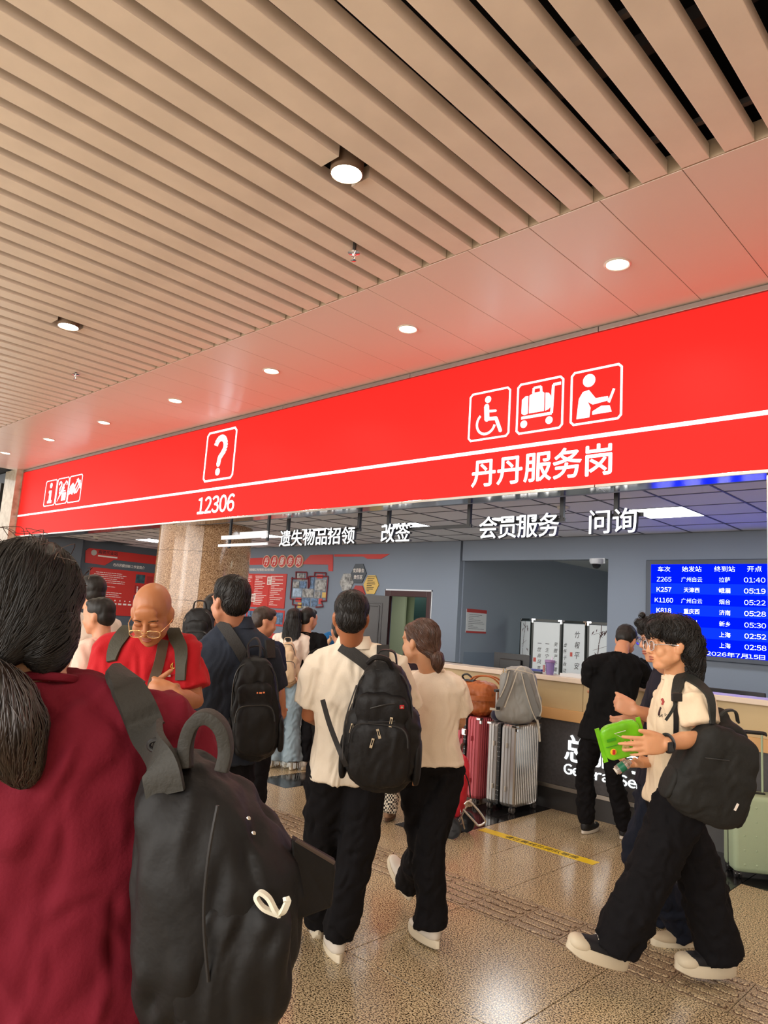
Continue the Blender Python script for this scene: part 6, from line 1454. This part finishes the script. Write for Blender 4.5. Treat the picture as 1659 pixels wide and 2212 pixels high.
# ---- friend behind, glasses, profile to the left
M_dj = cloth('dark_jacket', (40, 38, 48)); M_dkj = cloth('dark_jeans', (28, 32, 44), noise=(3, .3)); r7 = rootp(1436, 3.95); f7 = -CRt
t7, J7, F7, O7 = person('person with glasses and dark jacket mostly hidden behind the cream t-shirt person', r7, f7, 1.76,
    joints=dict(H=at(1428, 1382, 3.62), N=at(1440, 1448, 3.78), SL=at(1452, 1490, 3.72), SR=at(1440, 1486, 4.0), EL=at(1440, 1560, 3.7), WL=at(1372, 1534, 3.56), ER=at(1430, 1580, 3.95), WR=at(1376, 1552, 3.78), PV=at(1430, 1660, 3.85),
        KL=at(1380, 1850, 3.75), AL=at(1486, 2010, 3.86), KR=at(1400, 1850, 3.98), AR=at(1432, 1975, 4.12)),
    feet=dict(L=(dirc(-1, -.15, 0), Z_), R=(dirc(-.8, -.1, -.5), dirc(-.5, 0, .85))), sk=(206, 150, 118), sknm='rosy', vox=.0065, shirt=M_dj, trous=M_dkj, shoes=(mat('shoe_beige', srgb(196, 178, 150), .7), M_sole, 1.0, 1.2), hair='messy', hairm=M_hairk,
    headF=dirc(-1, -.12, -.04), sleeve=.95, bw=.92, leg=(.098, .085, .085), head=1.0, hands=dict(L=dict(d=dirc(-1, .1, .25), n=dirc(0, -1, .1), s=dirc(-.2, .1, 1), curl=(75, 80, 84, 86), thumb=(.85, .3, -.45)), R=dict(d=dirc(-1, -.2, -.3), n=dirc(0, -1, 0), s=dirc(0, 0, 1), curl=(40, 44, 48, 50))), wrs=1.0)
strands(O7['hair'], M_hairk, 600, None, 6, .013, 8, .0015, .006, field=lambda p: -Z_*.6+F7.F*.9, parent=O7['hair'], jit=.4)
glasses('round wire eyeglasses on the person behind the cream t-shirt person', F7, mat('wire_dark', (.12, .12, .14, 1), .3, .8), .0016, .024, .021, dz=-.004)
glasses('clear framed eyeglasses on the cream t-shirt person', F6, mat('clear_frame', srgb(200, 200, 205), .2, .3), .0016, .024, .021, dz=-.004, dy=-.002)

# ---- man in black leaning on the counter
f8 = nrm([-.05, 1, 0]); r8 = (-2.87, 5.66)
t8, J8, F8, O8 = person('person in a black t-shirt and black trousers leaning on the counter', r8, f8, 1.74,
    joints=dict(H=at(1352, 1384, 5.95), N=at(1342, 1416, 5.82), SL=at(1282, 1430, 5.82), SR=at(1378, 1438, 5.84), EL=at(1276, 1496, 5.9), WL=np.array([-2.72, 6.30, 1.235]), ER=at(1402, 1484, 5.98), WR=np.array([-2.60, 6.30, 1.235]), PV=at(1306, 1580, 5.78),
        KL=(.10, -.02, .50), KR=(-.12, .02, .50), AL=np.array([-2.99, 5.72, .088]), AR=np.array([-2.73, 5.86, .088])),
    sk=(196, 138, 106), sknm='mid', vox=.009, shirt=M_black_t, trous=M_trb, shoes=(M_blks, M_sw, 1.0, .8), hair='short', headF=dirc(.5, .7, -.75), headU=dirc(.3, .4, .8), sleeve=.72, sleeve_r=1.2, leg=(.09, .072, .07), shem=-.10, bw=1.1)
# ---- the queue further back
def qp(lb, px, t, face, h, shirt, hair, hairm=None, headF=None, sk=(196, 144, 110), sknm='mid', hy=None, vox=.012, trous=None, shoes=None, bw=1.0, fem=False, joints=None, sleeve=.7, hands=None, **kw):
    r = rootp(px, t); j = dict(joints or {})
    return person(lb, r, face, h, joints=j, sk=sk, sknm=sknm, vox=vox, shirt=shirt, trous=trous or M_trb, shoes=shoes or (M_sw, M_sole), hair=hair, hairm=hairm, headF=headF, bw=bw, fem=fem, sleeve=sleeve, hands=hands, **kw)
A9 = qp('young person in a white shirt with black hair facing left behind the burgundy shirt', 200, 5.0, dirc(-.9, .5), 1.78, cloth('white_shirt', (224, 218, 206)), 'short', headF=dirc(-1, .55, .0))
A10 = qp('person in a pale pink t-shirt looking left beside the bald man', 226, 4.7, dirc(-.9, .1), 1.62, cloth('pink_tee', (232, 190, 176)), 'crop', headF=dirc(-1, .15, -.1))
A11 = qp('person in a pale top with a black backpack half hidden by the navy polo man', 466, 5.0, dirc(.1, 1), 1.70, cloth('pale_top', (232, 212, 196)), 'short', headF=dirc(.2, 1, -.1))
p11, o11, _ = backpack('black backpack on the pale topped person next to the granite column', at(430, 1368, 4.86), CR[0], at(436, 1330, 4.7)-at(412, 1400, 4.7), M_pack, .11, .08, .17, seed=21, vox=.014)
A12 = qp('person with cropped brown hair in a dark top looking right beside the navy polo man', 570, 5.9, dirc(.5, 1), 1.64, cloth('dark_blue_top', (34, 38, 58)), 'crop', hairm=mat('hair_dkbrown', srgb(48, 32, 24), .5, noise=(60, .4)), headF=dirc(.95, .45, -.15))
M_jean = cloth('light_jeans', (126, 142, 152), .85, noise=(3, .15)); r13 = (-6.14, 5.06)
A13 = person('person with long black hair in a white top and flared light blue jeans', r13, dirc(.1, 1), 1.66, joints=dict(KL=(.09, .02, .5), KR=(-.09, .02, .5), AL=(.12, 0, .088), AR=(-.12, 0, .088)), sk=(210, 160, 128), sknm='fair', vox=.011, shirt=cloth('white_longsleeve', (226, 212, 200)), trous=M_jean, shoes=(M_sw, M_sole), hair='long', headF=dirc(.1, 1), bw=.88, fem=True, sleeve=1.7, leg=(.09, .075, .115), shem=-.02, wr=.005)
strands(A13[3]['hair'], M_hairk, 500, None, 8, .03, 9, .002, .006, field=lambda p: -Z_, parent=A13[3]['hair'], jit=.12)
b = MB(); r_ = random.Random(8)
for a_ in ('AL', 'AR'):
    c = A13[1][a_]-Z_*.03
    for k_ in range(60): a = r_.uniform(0, 6.28); q = c+np.array([math.cos(a)*.105, math.sin(a)*.105, 0]); b.tube([q+Z_*.03, q-Z_*r_.uniform(.0, .03)+np.array([math.cos(a), math.sin(a), 0])*.012], .0025, 4)
o = P_('frayed_hem', b, cloth('pale_thread', (190, 196, 196)), A13[0]); o['kind'] = 'stuff'
M_beige = mat('beige_canvas', srgb(206, 178, 146), .7, bump=(40, .15)); p13, o13, _ = backpack('beige canvas backpack on the back of the long haired person', at(620, 1435, 7.36), CR[0], Z_, M_beige, .125, .085, .225, seed=23, taper=.42, vox=.013, amp=.012)
bv13 = bvh(A13[3]['shirt'])
A14 = qp('person in a black t-shirt with a dark crew cut talking at the counter', 668, 7.9, dirc(.3, 1), 1.68, M_black_t, 'crop', headF=dirc(.75, .7, -.1), vox=.013)
r15 = (-7.35, 6.9)
A15 = person('person in a blue shirt with glasses behind the counter facing the queue', r15, dirc(-.2, -1), 1.66, sk=(214, 166, 138), sknm='fair', vox=.0082, shirt=cloth('blue_shirt', (36, 96, 150)), trous=M_trb, shoes=(M_blks, M_sole), hair='short', headF=dirc(-.25, -1, -.1), bw=.95, joints=dict(ER=(-.26, .1, 1.14), WR=(-.08, .2, 1.36)))
glasses('dark framed glasses on the blue shirted person behind the counter', A15[2], M_blk, .0022, .024, .018)
A16 = qp('person in a black t-shirt bending forward, head hidden by the white polo man', 742, 6.2, dirc(-.3, 1), 1.60, M_black_t, 'short', vox=.013, joints=dict(EL=(.32, .05, 1.12), WL=(.30, .22, 1.10), SL=(.20, 0, 1.38)))
M_mar = cloth('dark_plum_top', (44, 34, 40)); r17 = (-4.02, 4.62)
M_chk = bpy.data.materials.new('gingham'); MATS['gingham'] = M_chk; M_chk.use_nodes = True; nt = M_chk.node_tree; ck = nt.nodes.new('ShaderNodeTexChecker'); ck.inputs['Scale'].default_value = 62; ck.inputs['Color1'].default_value = srgb(226, 218, 200); ck.inputs['Color2'].default_value = srgb(30, 28, 30); geo = nt.nodes.new('ShaderNodeTexCoord'); nt.links.new(geo.outputs['Object'], ck.inputs['Vector']); nt.links.new(ck.outputs['Color'], nt.nodes['Principled BSDF'].inputs['Base Color']); nt.nodes['Principled BSDF'].inputs['Roughness'].default_value = .85
A17 = person('short person with dark maroon bob hair in a dark top and gingham trousers', r17, dirc(.35, 1), 1.52, sk=(196, 146, 116), sknm='mid', vox=.010, shirt=M_mar, trous=M_chk, shoes=(mat('sandal_brown', srgb(150, 116, 90), .6), mat('sandal_sole', srgb(90, 66, 50), .6), .9), hair='bob', hairm=M_hairm, headF=dirc(.2, 1, -.1), fem=True, leg=(.09, .075, .075),
    joints=dict(AL=(.14, -.02, .088), AR=(-.06, .12, .088), KL=(.12, .0, .5), KR=(-.08, .05, .5), WR=at(852, 1610, 5.42), ER=at(850, 1520, 5.55)))
rb_ = thing('shopping_bag', 'red shiny shopping bag between the two white shirted walkers', 'bag', at(852, 1700, 5.35))
b = MB(); superbox(b, at(850, 1672, 5.35), CR[0], CR[2], -CR[1], .11, .05, .13, 4); soft('bag', b, mat('red_film', srgb(206, 40, 30), .3), rb_, .014, 2, dict(amp=.006, freq=20, seed=4))
P_('handle', MB().tube(sm([at(835, 1640, 5.35), at(850, 1600, 5.35), at(866, 1640, 5.35)], 5), .006, 6), mat('red_film'), rb_); P_('gold_print', MB().obox(at(850, 1700, 5.29), CR[0], CR[2], -CR[1], .07, .003, .012), M_pg, rb_, False)
